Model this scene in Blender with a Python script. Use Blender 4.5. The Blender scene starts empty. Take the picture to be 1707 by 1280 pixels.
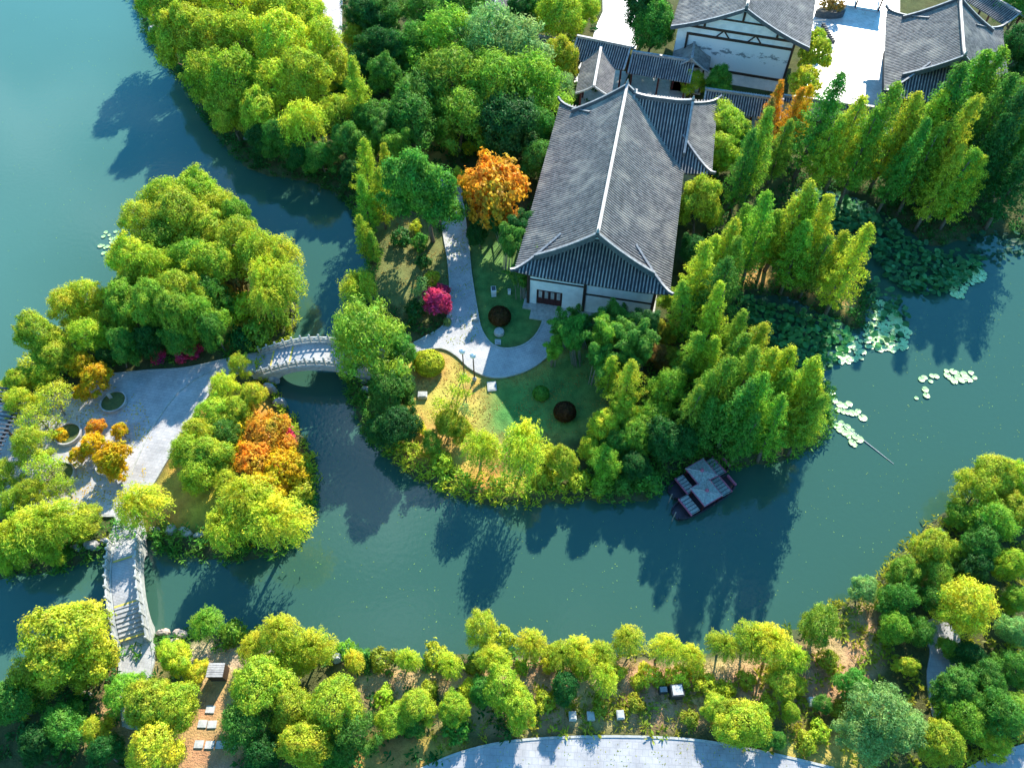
import bpy, math, random
import numpy as np
from math import sin, cos, radians, pi, sqrt, atan2

random.seed(7)
rng = np.random.default_rng(7)
sc = bpy.context.scene
COL = sc.collection

# ------------------------------------------------------------------ camera
TH = radians(35.0); FPX = 1300.0; HC = 60.0
cam_d = bpy.data.cameras.new('camera'); cam = bpy.data.objects.new('camera', cam_d)
COL.objects.link(cam); sc.camera = cam
cam.location = (0, 0, HC); cam.rotation_euler = (TH, 0, 0)
cam_d.sensor_width = 36.0; cam_d.lens = 36.0 * FPX / 1707.0
cam_d.clip_start = 0.5; cam_d.clip_end = 5000

# ------------------------------------------------------------------ world, sun, exposure
SUN_AZ = radians(20.0)      # towards +x from +y
SUN_EL = radians(32.0)
w = bpy.data.worlds.new("World"); sc.world = w; w.use_nodes = True
nt = w.node_tree; nt.nodes.clear()
out = nt.nodes.new('ShaderNodeOutputWorld'); bg = nt.nodes.new('ShaderNodeBackground')
sky = nt.nodes.new('ShaderNodeTexSky'); sky.sky_type = 'NISHITA'; sky.sun_disc = False
sky.sun_elevation = SUN_EL; sky.sun_rotation = SUN_AZ
sky.air_density = 1.6; sky.dust_density = 0.3; sky.ozone_density = 4.0
tc = nt.nodes.new('ShaderNodeTexCoord')
mp = nt.nodes.new('ShaderNodeMapping'); mp.inputs['Scale'].default_value = (1, 1, 1.6)
cn = nt.nodes.new('ShaderNodeTexNoise'); cn.inputs['Scale'].default_value = 2.6
cn.inputs['Detail'].default_value = 7; cn.inputs['Roughness'].default_value = 0.6
cr = nt.nodes.new('ShaderNodeMapRange'); cr.inputs['From Min'].default_value = 0.54; cr.inputs['From Max'].default_value = 0.74
cr.inputs['To Max'].default_value = 0.8
mix = nt.nodes.new('ShaderNodeMix'); mix.data_type = 'RGBA'
nt.links.new(tc.outputs['Generated'], mp.inputs['Vector']); nt.links.new(mp.outputs[0], cn.inputs['Vector'])
nt.links.new(cn.outputs['Fac'], cr.inputs['Value']); nt.links.new(cr.outputs[0], mix.inputs['Factor'])
tint = nt.nodes.new('ShaderNodeMix'); tint.data_type = 'RGBA'; tint.blend_type = 'MULTIPLY'; tint.inputs['Factor'].default_value = 1
tint.inputs['B'].default_value = (0.26, 0.98, 1.36, 1); nt.links.new(sky.outputs[0], tint.inputs['A'])
nt.links.new(tint.outputs['Result'], mix.inputs['A']); mix.inputs['B'].default_value = (12.0, 15.5, 18.5, 1)
nt.links.new(mix.outputs['Result'], bg.inputs['Color']); bg.inputs['Strength'].default_value = 0.095
nt.links.new(bg.outputs[0], out.inputs[0])

sun_d = bpy.data.lights.new('sun', 'SUN'); sun_d.energy = 5.0; sun_d.angle = radians(0.5)
sun_d.color = (1.0, 0.93, 0.80)
sun = bpy.data.objects.new('sun', sun_d); COL.objects.link(sun)
sun.location = (0, 0, 100)
from mathutils import Vector
sd = Vector((sin(SUN_AZ) * cos(SUN_EL), cos(SUN_AZ) * cos(SUN_EL), sin(SUN_EL)))
sun.rotation_euler = sd.to_track_quat('Z', 'Y').to_euler()

sc.view_settings.view_transform = 'Standard'; sc.view_settings.look = 'None'
sc.view_settings.exposure = 1.18; sc.view_settings.gamma = 1.0
sc.view_settings.use_curve_mapping = False
sc.render.engine = 'CYCLES'
sc.cycles.max_bounces = 6; sc.cycles.diffuse_bounces = 3; sc.cycles.glossy_bounces = 2
sc.cycles.transmission_bounces = 3; sc.cycles.transparent_max_bounces = 4
sc.cycles.sample_clamp_indirect = 6.0

# ------------------------------------------------------------------ helpers
def ray(px, py):
    u = px - 853.5; v = 640.0 - py
    return np.array([u, v * cos(TH) + FPX * sin(TH), v * sin(TH) - FPX * cos(TH)])
def G(px, py, z=0.0):
    """the place in the world (x, y) that lies at height z under this sight line"""
    r = ray(px, py); t = (z - HC) / r[2]
    return np.array([r[0] * t, r[1] * t])
def ppm(px, py, z=0.7):
    return -ray(px, py)[2] / (HC - z)
def smooth(px, n=6, closed=True):
    P = np.array(px, float); out = []
    m = len(P)
    for i in range(m if closed else m - 1):
        if closed: a, b, c, d = P[i - 1], P[i], P[(i + 1) % m], P[(i + 2) % m]
        else: a, b, c, d = P[max(i - 1, 0)], P[i], P[i + 1], P[min(i + 2, m - 1)]
        for k in range(n):
            t = k / n
            out.append(0.5 * ((2 * b) + (-a + c) * t + (2 * a - 5 * b + 4 * c - d) * t * t + (-a + 3 * b - 3 * c + d) * t ** 3))
    if not closed: out.append(P[-1])
    return np.array(out)
def GP(pts, z=0.0):
    return np.array([G(p[0], p[1], z) for p in pts])
def sdf(poly, pts):
    """signed distance, positive inside"""
    n = len(poly); d = np.full(len(pts), 1e9); ins = np.zeros(len(pts), bool)
    x, y = pts[:, 0], pts[:, 1]
    for i in range(n):
        a = poly[i]; b = poly[(i + 1) % n]; e = b - a
        l2 = e @ e
        if l2 < 1e-12: continue
        t = np.clip(((x - a[0]) * e[0] + (y - a[1]) * e[1]) / l2, 0, 1)
        dd = (x - a[0] - t * e[0]) ** 2 + (y - a[1] - t * e[1]) ** 2
        d = np.minimum(d, dd)
        c = (a[1] > y) != (b[1] > y)
        if abs(e[1]) > 1e-12:
            ins ^= c & (x < e[0] * (y - a[1]) / e[1] + a[0])
    d = np.sqrt(d)
    return np.where(ins, d, -d)
def inside(poly, pts):
    return sdf(poly, pts) > 0

def np_mesh(name, V, F):
    me = bpy.data.meshes.new(name)
    V = np.asarray(V, np.float32); F = np.asarray(F, np.int32)
    me.vertices.add(len(V)); me.vertices.foreach_set('co', V.ravel())
    k = F.shape[1]
    me.loops.add(F.size); me.loops.foreach_set('vertex_index', F.ravel())
    me.polygons.add(len(F)); me.polygons.foreach_set('loop_start', np.arange(0, F.size, k, dtype=np.int32))
    me.update(calc_edges=True)
    return me

class MB:
    def __init__(s): s.v = []; s.f = []
    def add(s, V, F):
        o = len(s.v); s.v += [tuple(map(float, p)) for p in V]; s.f += [tuple(i + o for i in f) for f in F]; return s
    def box(s, c, sz, rz=0.0, M=None):
        x, y, z = sz[0] / 2, sz[1] / 2, sz[2] / 2
        P = [(-x, -y, -z), (x, -y, -z), (x, y, -z), (-x, y, -z), (-x, -y, z), (x, -y, z), (x, y, z), (-x, y, z)]
        cz, sz_ = cos(rz), sin(rz)
        Q = [(c[0] + p[0] * cz - p[1] * sz_, c[1] + p[0] * sz_ + p[1] * cz, c[2] + p[2]) for p in P]
        return s.add(Q, [(0, 3, 2, 1), (4, 5, 6, 7), (0, 1, 5, 4), (1, 2, 6, 5), (2, 3, 7, 6), (3, 0, 4, 7)])
    def prism(s, poly, z0, z1):
        n = len(poly)
        a = sum(poly[i][0] * poly[(i + 1) % n][1] - poly[(i + 1) % n][0] * poly[i][1] for i in range(n))
        if a < 0: poly = list(poly)[::-1]
        V = [(p[0], p[1], z0) for p in poly] + [(p[0], p[1], z1) for p in poly]
        F = [tuple(range(n))[::-1], tuple(range(n, 2 * n))]
        F += [(i, (i + 1) % n, n + (i + 1) % n, n + i) for i in range(n)]
        return s.add(V, F)
    def sweep(s, pts, wd, h, z_is_top=False, closed=False):
        """box section swept along a 3-D line; width across, height up from the line"""
        pts = [np.array(p, float) for p in pts]; n = len(pts); V = []
        for i, p in enumerate(pts):
            if closed: d = pts[(i + 1) % n] - pts[i - 1]
            else: d = pts[min(i + 1, n - 1)] - pts[max(i - 1, 0)]
            q = np.array([-d[1], d[0], 0.0]); l = np.linalg.norm(q); q = q / l if l > 1e-9 else np.array([1.0, 0, 0])
            lo = -h if z_is_top else 0; hi = 0 if z_is_top else h
            for sx, zz in ((-1, lo), (1, lo), (1, hi), (-1, hi)):
                V.append(p + q * sx * wd / 2 + np.array([0, 0, zz]))
        F = []
        for i in range(n if closed else n - 1):
            a = 4 * i; b = 4 * ((i + 1) % n)
            for k in range(4):
                F.append((a + k, a + (k + 1) % 4, b + (k + 1) % 4, b + k))
        if not closed: F += [(0, 3, 2, 1), (4 * n - 4, 4 * n - 3, 4 * n - 2, 4 * n - 1)]
        return s.add(V, F)
    def tube(s, pts, rad, k=6):
        pts = [np.array(p, float) for p in pts]; n = len(pts); V = []
        for i, p in enumerate(pts):
            d = pts[min(i + 1, n - 1)] - pts[max(i - 1, 0)]; d = d / (np.linalg.norm(d) + 1e-9)
            a = np.cross(d, [0, 0, 1.0]) if abs(d[2]) < 0.95 else np.cross(d, [0, 1.0, 0]); a = a / np.linalg.norm(a); b = np.cross(d, a)
            r = rad[i] if hasattr(rad, '__len__') else rad
            for j in range(k):
                t = 2 * pi * j / k; V.append(p + r * (cos(t) * a + sin(t) * b))
        F = [(i * k + j, i * k + (j + 1) % k, (i + 1) * k + (j + 1) % k, (i + 1) * k + j) for i in range(n - 1) for j in range(k)]
        F += [tuple(range(k))[::-1], tuple(range((n - 1) * k, n * k))]
        return s.add(V, F)
    def lathe(s, c, prof, k=16):
        V = []
        for r, z in prof:
            for j in range(k): V.append((c[0] + r * cos(2 * pi * j / k), c[1] + r * sin(2 * pi * j / k), c[2] + z))
        n = len(prof)
        F = [(i * k + j, i * k + (j + 1) % k, (i + 1) * k + (j + 1) % k, (i + 1) * k + j) for i in range(n - 1) for j in range(k)]
        F += [tuple(range(k))[::-1], tuple(range((n - 1) * k, n * k))]
        return s.add(V, F)
    def grid(s, P):
        """P: rows x cols x 3"""
        P = np.asarray(P); r, c = P.shape[:2]
        return s.add(P.reshape(-1, 3), [(i * c + j, i * c + j + 1, (i + 1) * c + j + 1, (i + 1) * c + j) for i in range(r - 1) for j in range(c - 1)])

def tag(o, label=None, cat=None, group=None, kind=None):
    if label: o['label'] = label
    if cat: o['category'] = cat
    if group: o['group'] = group
    if kind: o['kind'] = kind
    return o
def mk(name, mb, mat, parent=None, shade=False, **kw):
    """link a builder's content as one mesh object; world coordinates, made relative to the parent's place"""
    me = bpy.data.meshes.new(name)
    off = np.zeros(3)
    q = parent
    while q is not None: off += np.array(q.location); q = q.parent
    me.from_pydata([(p[0] - off[0], p[1] - off[1], p[2] - off[2]) for p in mb.v], [], mb.f); me.update()
    if shade: me.shade_smooth()
    o = bpy.data.objects.new(name, me); COL.objects.link(o)
    if mat: me.materials.append(mat)
    if parent: o.parent = parent
    return tag(o, **kw)
def thing(name, loc, label, cat, group=None):
    o = bpy.data.objects.new(name, None); COL.objects.link(o); o.location = tuple(float(c) for c in loc)
    o.empty_display_size = 0.3
    return tag(o, label, cat, group)
def inst(name, me, parent, color=None):
    o = bpy.data.objects.new(name, me); COL.objects.link(o); o.parent = parent
    if color: o.color = (*color, 1)
    return o

# ------------------------------------------------------------------ materials
def new_mat(name):
    m = bpy.data.materials.new(name); m.use_nodes = True; n = m.node_tree; n.nodes.clear()
    o = n.nodes.new('ShaderNodeOutputMaterial'); return m, n, o
def N(n, t, **kw):
    x = n.nodes.new(t)
    for k, v in kw.items():
        if k in x.inputs: x.inputs[k].default_value = v
        else: setattr(x, k, v)
    return x
def pmat(name, c1, c2=None, scale=3.0, rough=0.7, bump=0.3, bscale=None, detail=6, spec=0.4, lo=0.35, hi=0.65, stretch=None, c3=None, s3=0.4):
    m, n, o = new_mat(name)
    p = N(n, 'ShaderNodeBsdfPrincipled'); p.inputs['Roughness'].default_value = rough
    p.inputs['Specular IOR Level'].default_value = spec
    g = N(n, 'ShaderNodeNewGeometry'); mpn = N(n, 'ShaderNodeMapping')
    if stretch: mpn.inputs['Scale'].default_value = stretch
    n.links.new(g.outputs['Position'], mpn.inputs['Vector'])
    t = N(n, 'ShaderNodeTexNoise', Scale=scale, Detail=detail, Roughness=0.6); n.links.new(mpn.outputs[0], t.inputs['Vector'])
    r = N(n, 'ShaderNodeMapRange'); r.inputs['From Min'].default_value = lo; r.inputs['From Max'].default_value = hi
    n.links.new(t.outputs['Fac'], r.inputs['Value'])
    mx = N(n, 'ShaderNodeMix', data_type='RGBA'); mx.inputs['A'].default_value = (*c1, 1); mx.inputs['B'].default_value = (*(c2 or [c * 0.7 for c in c1]), 1)
    n.links.new(r.outputs[0], mx.inputs['Factor'])
    last = mx.outputs['Result']
    if c3:
        t3 = N(n, 'ShaderNodeTexNoise', Scale=s3, Detail=4, Roughness=0.55); n.links.new(g.outputs['Position'], t3.inputs['Vector'])
        r3 = N(n, 'ShaderNodeMapRange'); r3.inputs['From Min'].default_value = 0.5; r3.inputs['From Max'].default_value = 0.68
        n.links.new(t3.outputs['Fac'], r3.inputs['Value'])
        m3 = N(n, 'ShaderNodeMix', data_type='RGBA'); m3.inputs['B'].default_value = (*c3, 1)
        n.links.new(last, m3.inputs['A']); n.links.new(r3.outputs[0], m3.inputs['Factor']); last = m3.outputs['Result']
    n.links.new(last, p.inputs['Base Color'])
    if bump:
        b = N(n, 'ShaderNodeBump', Strength=bump, Distance=0.05)
        t2 = N(n, 'ShaderNodeTexNoise', Scale=bscale or scale * 4, Detail=4); n.links.new(g.outputs['Position'], t2.inputs['Vector'])
        n.links.new(t2.outputs['Fac'], b.inputs['Height']); n.links.new(b.outputs[0], p.inputs['Normal'])
    n.links.new(p.outputs[0], o.inputs[0])
    return m
def leaf_mat(name, trans=0.35, vary=0.22, tipmix=0.5):
    m, n, o = new_mat(name)
    oi = N(n, 'ShaderNodeObjectInfo'); g = N(n, 'ShaderNodeNewGeometry'); tcn = N(n, 'ShaderNodeTexCoord')
    no = N(n, 'ShaderNodeTexNoise', Scale=0.9, Detail=3); n.links.new(tcn.outputs['Object'], no.inputs['Vector'])
    hs = N(n, 'ShaderNodeHueSaturation'); n.links.new(oi.outputs['Color'], hs.inputs['Color'])
    def rngn(src, a, b, f0=0.0, f1=1.0):
        r = N(n, 'ShaderNodeMapRange'); r.inputs['From Min'].default_value = f0; r.inputs['From Max'].default_value = f1
        r.inputs['To Min'].default_value = a; r.inputs['To Max'].default_value = b; n.links.new(src, r.inputs['Value']); return r.outputs[0]
    n.links.new(rngn(g.outputs['Random Per Island'], 1 - vary * 1.6, 1 + vary), hs.inputs['Value'])
    n.links.new(rngn(no.outputs['Fac'], 0.53, 0.487, 0.3, 0.7), hs.inputs['Hue'])
    n4 = N(n, 'ShaderNodeTexNoise', Scale=0.55, Detail=4, Roughness=0.65); n.links.new(tcn.outputs['Object'], n4.inputs['Vector'])
    g1 = N(n, 'ShaderNodeMix', data_type='RGBA', blend_type='MULTIPLY'); g1.inputs['Factor'].default_value = 1; g1.inputs['B'].default_value = (0.42, 0.74, 0.8, 1)
    n.links.new(hs.outputs[0], g1.inputs['A']); g2 = N(n, 'ShaderNodeMix', data_type='RGBA'); n.links.new(rngn(n4.outputs['Fac'], 0.0, 0.8, 0.46, 0.62), g2.inputs['Factor'])
    n.links.new(hs.outputs[0], g2.inputs['A']); n.links.new(g1.outputs['Result'], g2.inputs['B'])
    mx = N(n, 'ShaderNodeMix', data_type='RGBA', blend_type='MULTIPLY'); mx.inputs['Factor'].default_value = 1
    n.links.new(g2.outputs['Result'], mx.inputs['A'])
    n2 = N(n, 'ShaderNodeTexNoise', Scale=2.2, Detail=2); n.links.new(tcn.outputs['Object'], n2.inputs['Vector'])
    vv = rngn(n2.outputs['Fac'], 0.62, 1.25, 0.3, 0.7); cmb = N(n, 'ShaderNodeCombineColor')
    for k in range(3): n.links.new(vv, cmb.inputs[k])
    n.links.new(cmb.outputs[0], mx.inputs['B'])
    d = N(n, 'ShaderNodeBsdfDiffuse'); t = N(n, 'ShaderNodeBsdfTranslucent'); ms = N(n, 'ShaderNodeMixShader'); ms.inputs[0].default_value = trans
    n.links.new(mx.outputs['Result'], d.inputs[0]); n.links.new(mx.outputs['Result'], t.inputs[0])
    n.links.new(d.outputs[0], ms.inputs[1]); n.links.new(t.outputs[0], ms.inputs[2])
    gl = N(n, 'ShaderNodeBsdfGlossy'); gl.inputs['Roughness'].default_value = 0.5; m2 = N(n, 'ShaderNodeMixShader'); m2.inputs[0].default_value = 0.012
    n.links.new(ms.outputs[0], m2.inputs[1]); n.links.new(gl.outputs[0], m2.inputs[2])
    n.links.new(m2.outputs[0], o.inputs[0]); return m

M = {}
M['leaf'] = leaf_mat('leaf', 0.48, 0.28)
M['bark'] = pmat('bark', (0.11, 0.08, 0.055), (0.20, 0.16, 0.12), 6, 0.9, 0.5)
M['bark_pale'] = pmat('bark_pale', (0.34, 0.30, 0.25), (0.2, 0.17, 0.14), 6, 0.9, 0.5)
M['tile'] = pmat('roof_tile', (0.35, 0.325, 0.305), (0.17, 0.16, 0.155), 2.2, 0.6, 0.2, 14, spec=0.3, c3=(0.45, 0.41, 0.36), s3=0.5, stretch=(1, 1, 1))
M['tile_bed'] = pmat('roof_tile_bed', (0.045, 0.05, 0.06), (0.03, 0.033, 0.04), 3, 0.7, 0.2)
M['ridge'] = pmat('ridge_cap', (0.40, 0.40, 0.39), (0.20, 0.20, 0.21), 4, 0.5, 0.2)
M['ridge_dark'] = pmat('ridge_body', (0.06, 0.07, 0.085), (0.11, 0.12, 0.13), 3, 0.6, 0.2)
M['plaster'] = pmat('white_plaster', (0.86, 0.86, 0.85), (0.70, 0.71, 0.71), 1.3, 0.8, 0.1)
M['timber'] = pmat('dark_timber', (0.035, 0.022, 0.018), (0.06, 0.035, 0.025), 5, 0.55, 0.2)
M['timber_red'] = pmat('dark_red_timber', (0.10, 0.02, 0.02), (0.05, 0.015, 0.015), 5, 0.5, 0.2)
M['stone'] = pmat('pale_stone', (0.46, 0.46, 0.43), (0.30, 0.31, 0.29), 3, 0.7, 0.3)
M['stone_white'] = pmat('white_stone', (0.54, 0.54, 0.51), (0.36, 0.37, 0.36), 3, 0.6, 0.2)
M['rock'] = pmat('bank_rock', (0.50, 0.48, 0.46), (0.26, 0.25, 0.25), 1.6, 0.85, 0.6, 7)
M['rock_buff'] = pmat('buff_rock', (0.60, 0.48, 0.38), (0.38, 0.31, 0.26), 1.6, 0.85, 0.6, 7)
M['yellow'] = pmat('yellow_edge', (0.62, 0.48, 0.08), (0.5, 0.4, 0.1), 5, 0.6, 0.05)
M['lamp_white'] = pmat('lamp_glass', (0.8, 0.82, 0.82), (0.7, 0.72, 0.74), 5, 0.3, 0)
M['metal'] = pmat('dark_metal', (0.04, 0.045, 0.045), None, 5, 0.4, 0)
M['pad'] = pmat('lily_pad_skin', (0.50, 0.70, 0.32), (0.32, 0.56, 0.22), 2.5, 0.35, 0.1, spec=0.6)
M['pink'] = pmat('faded_red_paint', (0.48, 0.13, 0.20), (0.34, 0.09, 0.14), 4, 0.6, 0.1)
M['reed_roof'] = pmat('boat_roof_felt', (0.40, 0.42, 0.38), (0.20, 0.23, 0.21), 6, 0.55, 0.3)
M['hull'] = pmat('boat_hull', (0.03, 0.025, 0.035), (0.06, 0.04, 0.05), 5, 0.45, 0.2)

def paving(name, c1, c2, cm, bw, bh, rot=0.0, rough=0.55, spec=0.5):
    m, n, o = new_mat(name)
    p = N(n, 'ShaderNodeBsdfPrincipled'); p.inputs['Roughness'].default_value = rough; p.inputs['Specular IOR Level'].default_value = spec
    g = N(n, 'ShaderNodeNewGeometry'); mpn = N(n, 'ShaderNodeMapping'); mpn.inputs['Rotation'].default_value = (0, 0, rot)
    n.links.new(g.outputs['Position'], mpn.inputs['Vector'])
    b = N(n, 'ShaderNodeTexBrick'); b.inputs['Color1'].default_value = (*c1, 1); b.inputs['Color2'].default_value = (*c2, 1); b.inputs['Mortar'].default_value = (*cm, 1)
    b.inputs['Scale'].default_value = 1; b.inputs['Brick Width'].default_value = bw; b.inputs['Row Height'].default_value = bh
    b.inputs['Mortar Size'].default_value = 0.02; n.links.new(mpn.outputs[0], b.inputs['Vector'])
    t = N(n, 'ShaderNodeTexNoise', Scale=0.55, Detail=10, Roughness=0.75); n.links.new(g.outputs['Position'], t.inputs['Vector'])
    r = N(n, 'ShaderNodeMapRange'); r.inputs['From Min'].default_value = 0.3; r.inputs['From Max'].default_value = 0.7
    r.inputs['To Min'].default_value = 0.6; r.inputs['To Max'].default_value = 1.16; n.links.new(t.outputs['Fac'], r.inputs['Value'])
    v = N(n, 'ShaderNodeVectorMath', operation='SCALE'); n.links.new(b.outputs['Color'], v.inputs[0]); n.links.new(r.outputs[0], v.inputs['Scale'])
    n.links.new(v.outputs[0], p.inputs['Base Color']); n.links.new(p.outputs[0], o.inputs[0]); return m
M['path'] = paving('path_paving', (0.47, 0.46, 0.45), (0.41, 0.41, 0.42), (0.33, 0.33, 0.33), 0.4, 0.2, 0.3)
M['plaza'] = paving('plaza_paving', (0.50, 0.48, 0.47), (0.44, 0.43, 0.43), (0.37, 0.36, 0.36), 0.45, 0.3, 0.2)
M['court'] = paving('court_paving', (0.66, 0.66, 0.66), (0.6, 0.6, 0.6), (0.45, 0.45, 0.45), 0.8, 0.8, -0.28, 0.4, 0.6)
M['road'] = paving('road_paving', (0.42, 0.41, 0.42), (0.38, 0.38, 0.39), (0.32, 0.32, 0.33), 0.45, 0.45, 0.05)
M['pink_path'] = paving('pink_paving', (0.60, 0.50, 0.47), (0.54, 0.46, 0.44), (0.4, 0.36, 0.34), 0.6, 0.6, 0.0)

# water
m, n, o = new_mat('lake_water')
p = N(n, 'ShaderNodeBsdfPrincipled'); p.inputs['Roughness'].default_value = 0.045; p.inputs['IOR'].default_value = 1.33
p.inputs['Specular IOR Level'].default_value = 0.9
g = N(n, 'ShaderNodeNewGeometry'); sx = N(n, 'ShaderNodeSeparateXYZ'); n.links.new(g.outputs['Position'], sx.inputs[0])
# open lake in the west carries more pale silt than the narrow canal
mr = N(n, 'ShaderNodeMapRange', interpolation_type='SMOOTHSTEP'); mr.inputs['From Min'].default_value = -22; mr.inputs['From Max'].default_value = -62
n.links.new(sx.outputs['X'], mr.inputs['Value'])
tn = N(n, 'ShaderNodeTexNoise', Scale=0.03, Detail=4); n.links.new(g.outputs['Position'], tn.inputs['Vector'])
ma = N(n, 'ShaderNodeMath', operation='MULTIPLY'); n.links.new(mr.outputs[0], ma.inputs[0])
mr2 = N(n, 'ShaderNodeMapRange'); mr2.inputs['From Min'].default_value = 0.3; mr2.inputs['From Max'].default_value = 0.6; mr2.inputs['To Min'].default_value = 0.75
n.links.new(tn.outputs['Fac'], mr2.inputs['Value']); n.links.new(mr2.outputs[0], ma.inputs[1])
mx = N(n, 'ShaderNodeMix', data_type='RGBA'); mx.inputs['A'].default_value = (0.034, 0.094, 0.066, 1); mx.inputs['B'].default_value = (0.072, 0.178, 0.142, 1)
n.links.new(ma.outputs[0], mx.inputs['Factor']); n.links.new(mx.outputs['Result'], p.inputs['Base Color'])
wv = N(n, 'ShaderNodeTexNoise', Scale=2.2, Detail=3, Roughness=0.5); n.links.new(g.outputs['Position'], wv.inputs['Vector'])
bp = N(n, 'ShaderNodeBump', Strength=0.10, Distance=0.08); n.links.new(wv.outputs['Fac'], bp.inputs['Height']); n.links.new(bp.outputs[0], p.inputs['Normal'])
n.links.new(p.outputs[0], o.inputs[0]); M['water'] = m

# ground: colour attribute (what grows or lies there, plus hall shade painted on the lawn) broken up by noise
m, n, o = new_mat('ground_cover')
p = N(n, 'ShaderNodeBsdfPrincipled'); p.inputs['Roughness'].default_value = 0.95; p.inputs['Specular IOR Level'].default_value = 0.1
at = N(n, 'ShaderNodeAttribute', attribute_name='gcol'); g = N(n, 'ShaderNodeNewGeometry')
t1 = N(n, 'ShaderNodeTexNoise', Scale=1.1, Detail=9, Roughness=0.7); n.links.new(g.outputs['Position'], t1.inputs['Vector'])
r1 = N(n, 'ShaderNodeMapRange'); r1.inputs['From Min'].default_value = 0.3; r1.inputs['From Max'].default_value = 0.7; r1.inputs['To Min'].default_value = 0.62; r1.inputs['To Max'].default_value = 1.3
n.links.new(t1.outputs['Fac'], r1.inputs['Value'])
t2 = N(n, 'ShaderNodeTexNoise', Scale=0.25, Detail=3); n.links.new(g.outputs['Position'], t2.inputs['Vector'])
r2 = N(n, 'ShaderNodeMapRange'); r2.inputs['From Min'].default_value = 0.35; r2.inputs['From Max'].default_value = 0.65; r2.inputs['To Min'].default_value = 0.47; r2.inputs['To Max'].default_value = 0.53
n.links.new(t2.outputs['Fac'], r2.inputs['Value'])
hs = N(n, 'ShaderNodeHueSaturation'); n.links.new(at.outputs['Color'], hs.inputs['Color']); n.links.new(r1.outputs[0], hs.inputs['Value']); n.links.new(r2.outputs[0], hs.inputs['Hue'])
n.links.new(hs.outputs[0], p.inputs['Base Color'])
t3 = N(n, 'ShaderNodeTexNoise', Scale=9, Detail=5); n.links.new(g.outputs['Position'], t3.inputs['Vector'])
bp = N(n, 'ShaderNodeBump', Strength=0.8, Distance=0.12); n.links.new(t3.outputs['Fac'], bp.inputs['Height']); n.links.new(bp.outputs[0], p.inputs['Normal'])
n.links.new(p.outputs[0], o.inputs[0]); M['ground'] = m

# ------------------------------------------------------------------ land outlines (from the photograph, laid on the water plane)
ZL = 0.7
LAND_N = [(226, -60), (228, 0), (240, 45), (262, 85), (300, 135), (330, 180), (352, 215), (385, 255), (430, 288), (500, 300), (550, 318), (585, 345), (602, 385), (612, 440), (606, 485), (590, 520), (574, 550), (566, 590), (580, 640), (598, 700), (640, 752), (690, 795), (740, 820), (800, 838), (880, 842), (960, 836), (1040, 838), (1090, 826), (1130, 790), (1180, 782), (1260, 776), (1330, 758), (1370, 728), (1384, 690), (1382, 650), (1345, 636), (1312, 600), (1262, 560), (1228, 522), (1246, 494), (1310, 496), (1372, 522), (1428, 548), (1447, 510), (1440, 462), (1405, 420), (1350, 392), (1318, 350), (1322, 318), (1380, 318), (1440, 336), (1500, 372), (1548, 408), (1600, 402), (1660, 392), (1760, 400), (2300, 380), (2400, -400), (200, -600)]
ISLE = [(-900, 760), (-200, 670), (-20, 652), (22, 640), (40, 612), (95, 560), (150, 515), (200, 470), (222, 430), (262, 385), (330, 368), (395, 405), (452, 450), (492, 500), (490, 545), (462, 590), (448, 630), (462, 668), (490, 700), (515, 745), (528, 795), (518, 850), (485, 905), (430, 930), (360, 932), (290, 920), (244, 902), (180, 920), (110, 945), (0, 962), (-300, 990), (-900, 1040)]
LAND_S = [(-900, 1180), (-100, 1150), (0, 1142), (80, 1112), (170, 1085), (250, 1068), (340, 1058), (430, 1060), (520, 1074), (600, 1092), (700, 1096), (800, 1092), (900, 1084), (1000, 1088), (1100, 1090), (1200, 1086), (1290, 1062), (1370, 1028), (1430, 990), (1480, 945), (1512, 912), (1556, 872), (1610, 835), (1700, 806), (1900, 770), (2500, 700), (2600, 1800), (-900, 1800)]
POLY = {k: GP(smooth(v, 5), 0.0) for k, v in (('north', LAND_N), ('isle', ISLE), ('south', LAND_S))}

# surfaces laid on the land, drawn on the plane z = ZL
def GS(pts, n=5, closed=True): return GP(smooth(pts, n, closed), ZL + 0.1)
path_main = [(737, 330), (738, 380), (746, 430), (750, 480), (748, 520), (737, 545), (712, 560), (690, 572), (640, 585), (640, 612), (700, 584), (735, 580), (760, 592), (786, 615), (818, 628), (850, 626), (888, 612), (920, 585), (945, 552), (945, 505), (910, 508), (904, 538), (890, 562), (868, 577), (840, 581), (818, 572), (802, 548), (795, 515), (786, 460), (780, 400), (772, 340), (766, 300), (735, 290)]
plaza_px = [(-40, 690), (60, 668), (130, 650), (180, 624), (240, 618), (310, 613), (380, 598), (436, 588), (440, 628), (398, 622), (372, 632), (345, 662), (318, 706), (285, 756), (262, 795), (236, 845), (240, 900), (183, 900), (190, 860), (128, 860), (40, 850), (-60, 850)]
south_walk = [(200, 1074), (252, 1068), (256, 1100), (248, 1132), (240, 1170), (236, 1210), (206, 1210), (202, 1170), (200, 1130), (199, 1100)]
road_px = [(640, 1330), (700, 1282), (770, 1253), (860, 1234), (1000, 1227), (1150, 1232), (1270, 1252), (1390, 1280), (1500, 1330)]
road2_px = [(1560, 1330), (1600, 1290), (1650, 1262), (1720, 1238), (1800, 1228), (1900, 1330)]
court_px = [(1330, -60), (1352, 0), (1352, 100), (1330, 164), (1400, 176), (1500, 186), (1500, 0), (1500, -60)]
court2_px = [(1010, -50), (1005, 20), (988, 66), (1050, 80), (1062, 76), (1058, 30), (1075, -50)]
pink_px = [(530, -60), (537, 0), (541, 72), (568, 80), (570, 0), (575, -60)]
dark_walk = [(1545, 1130), (1550, 1080), (1530, 1050), (1560, 1030), (1600, 1060), (1590, 1130), (1560, 1200)]
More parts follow.
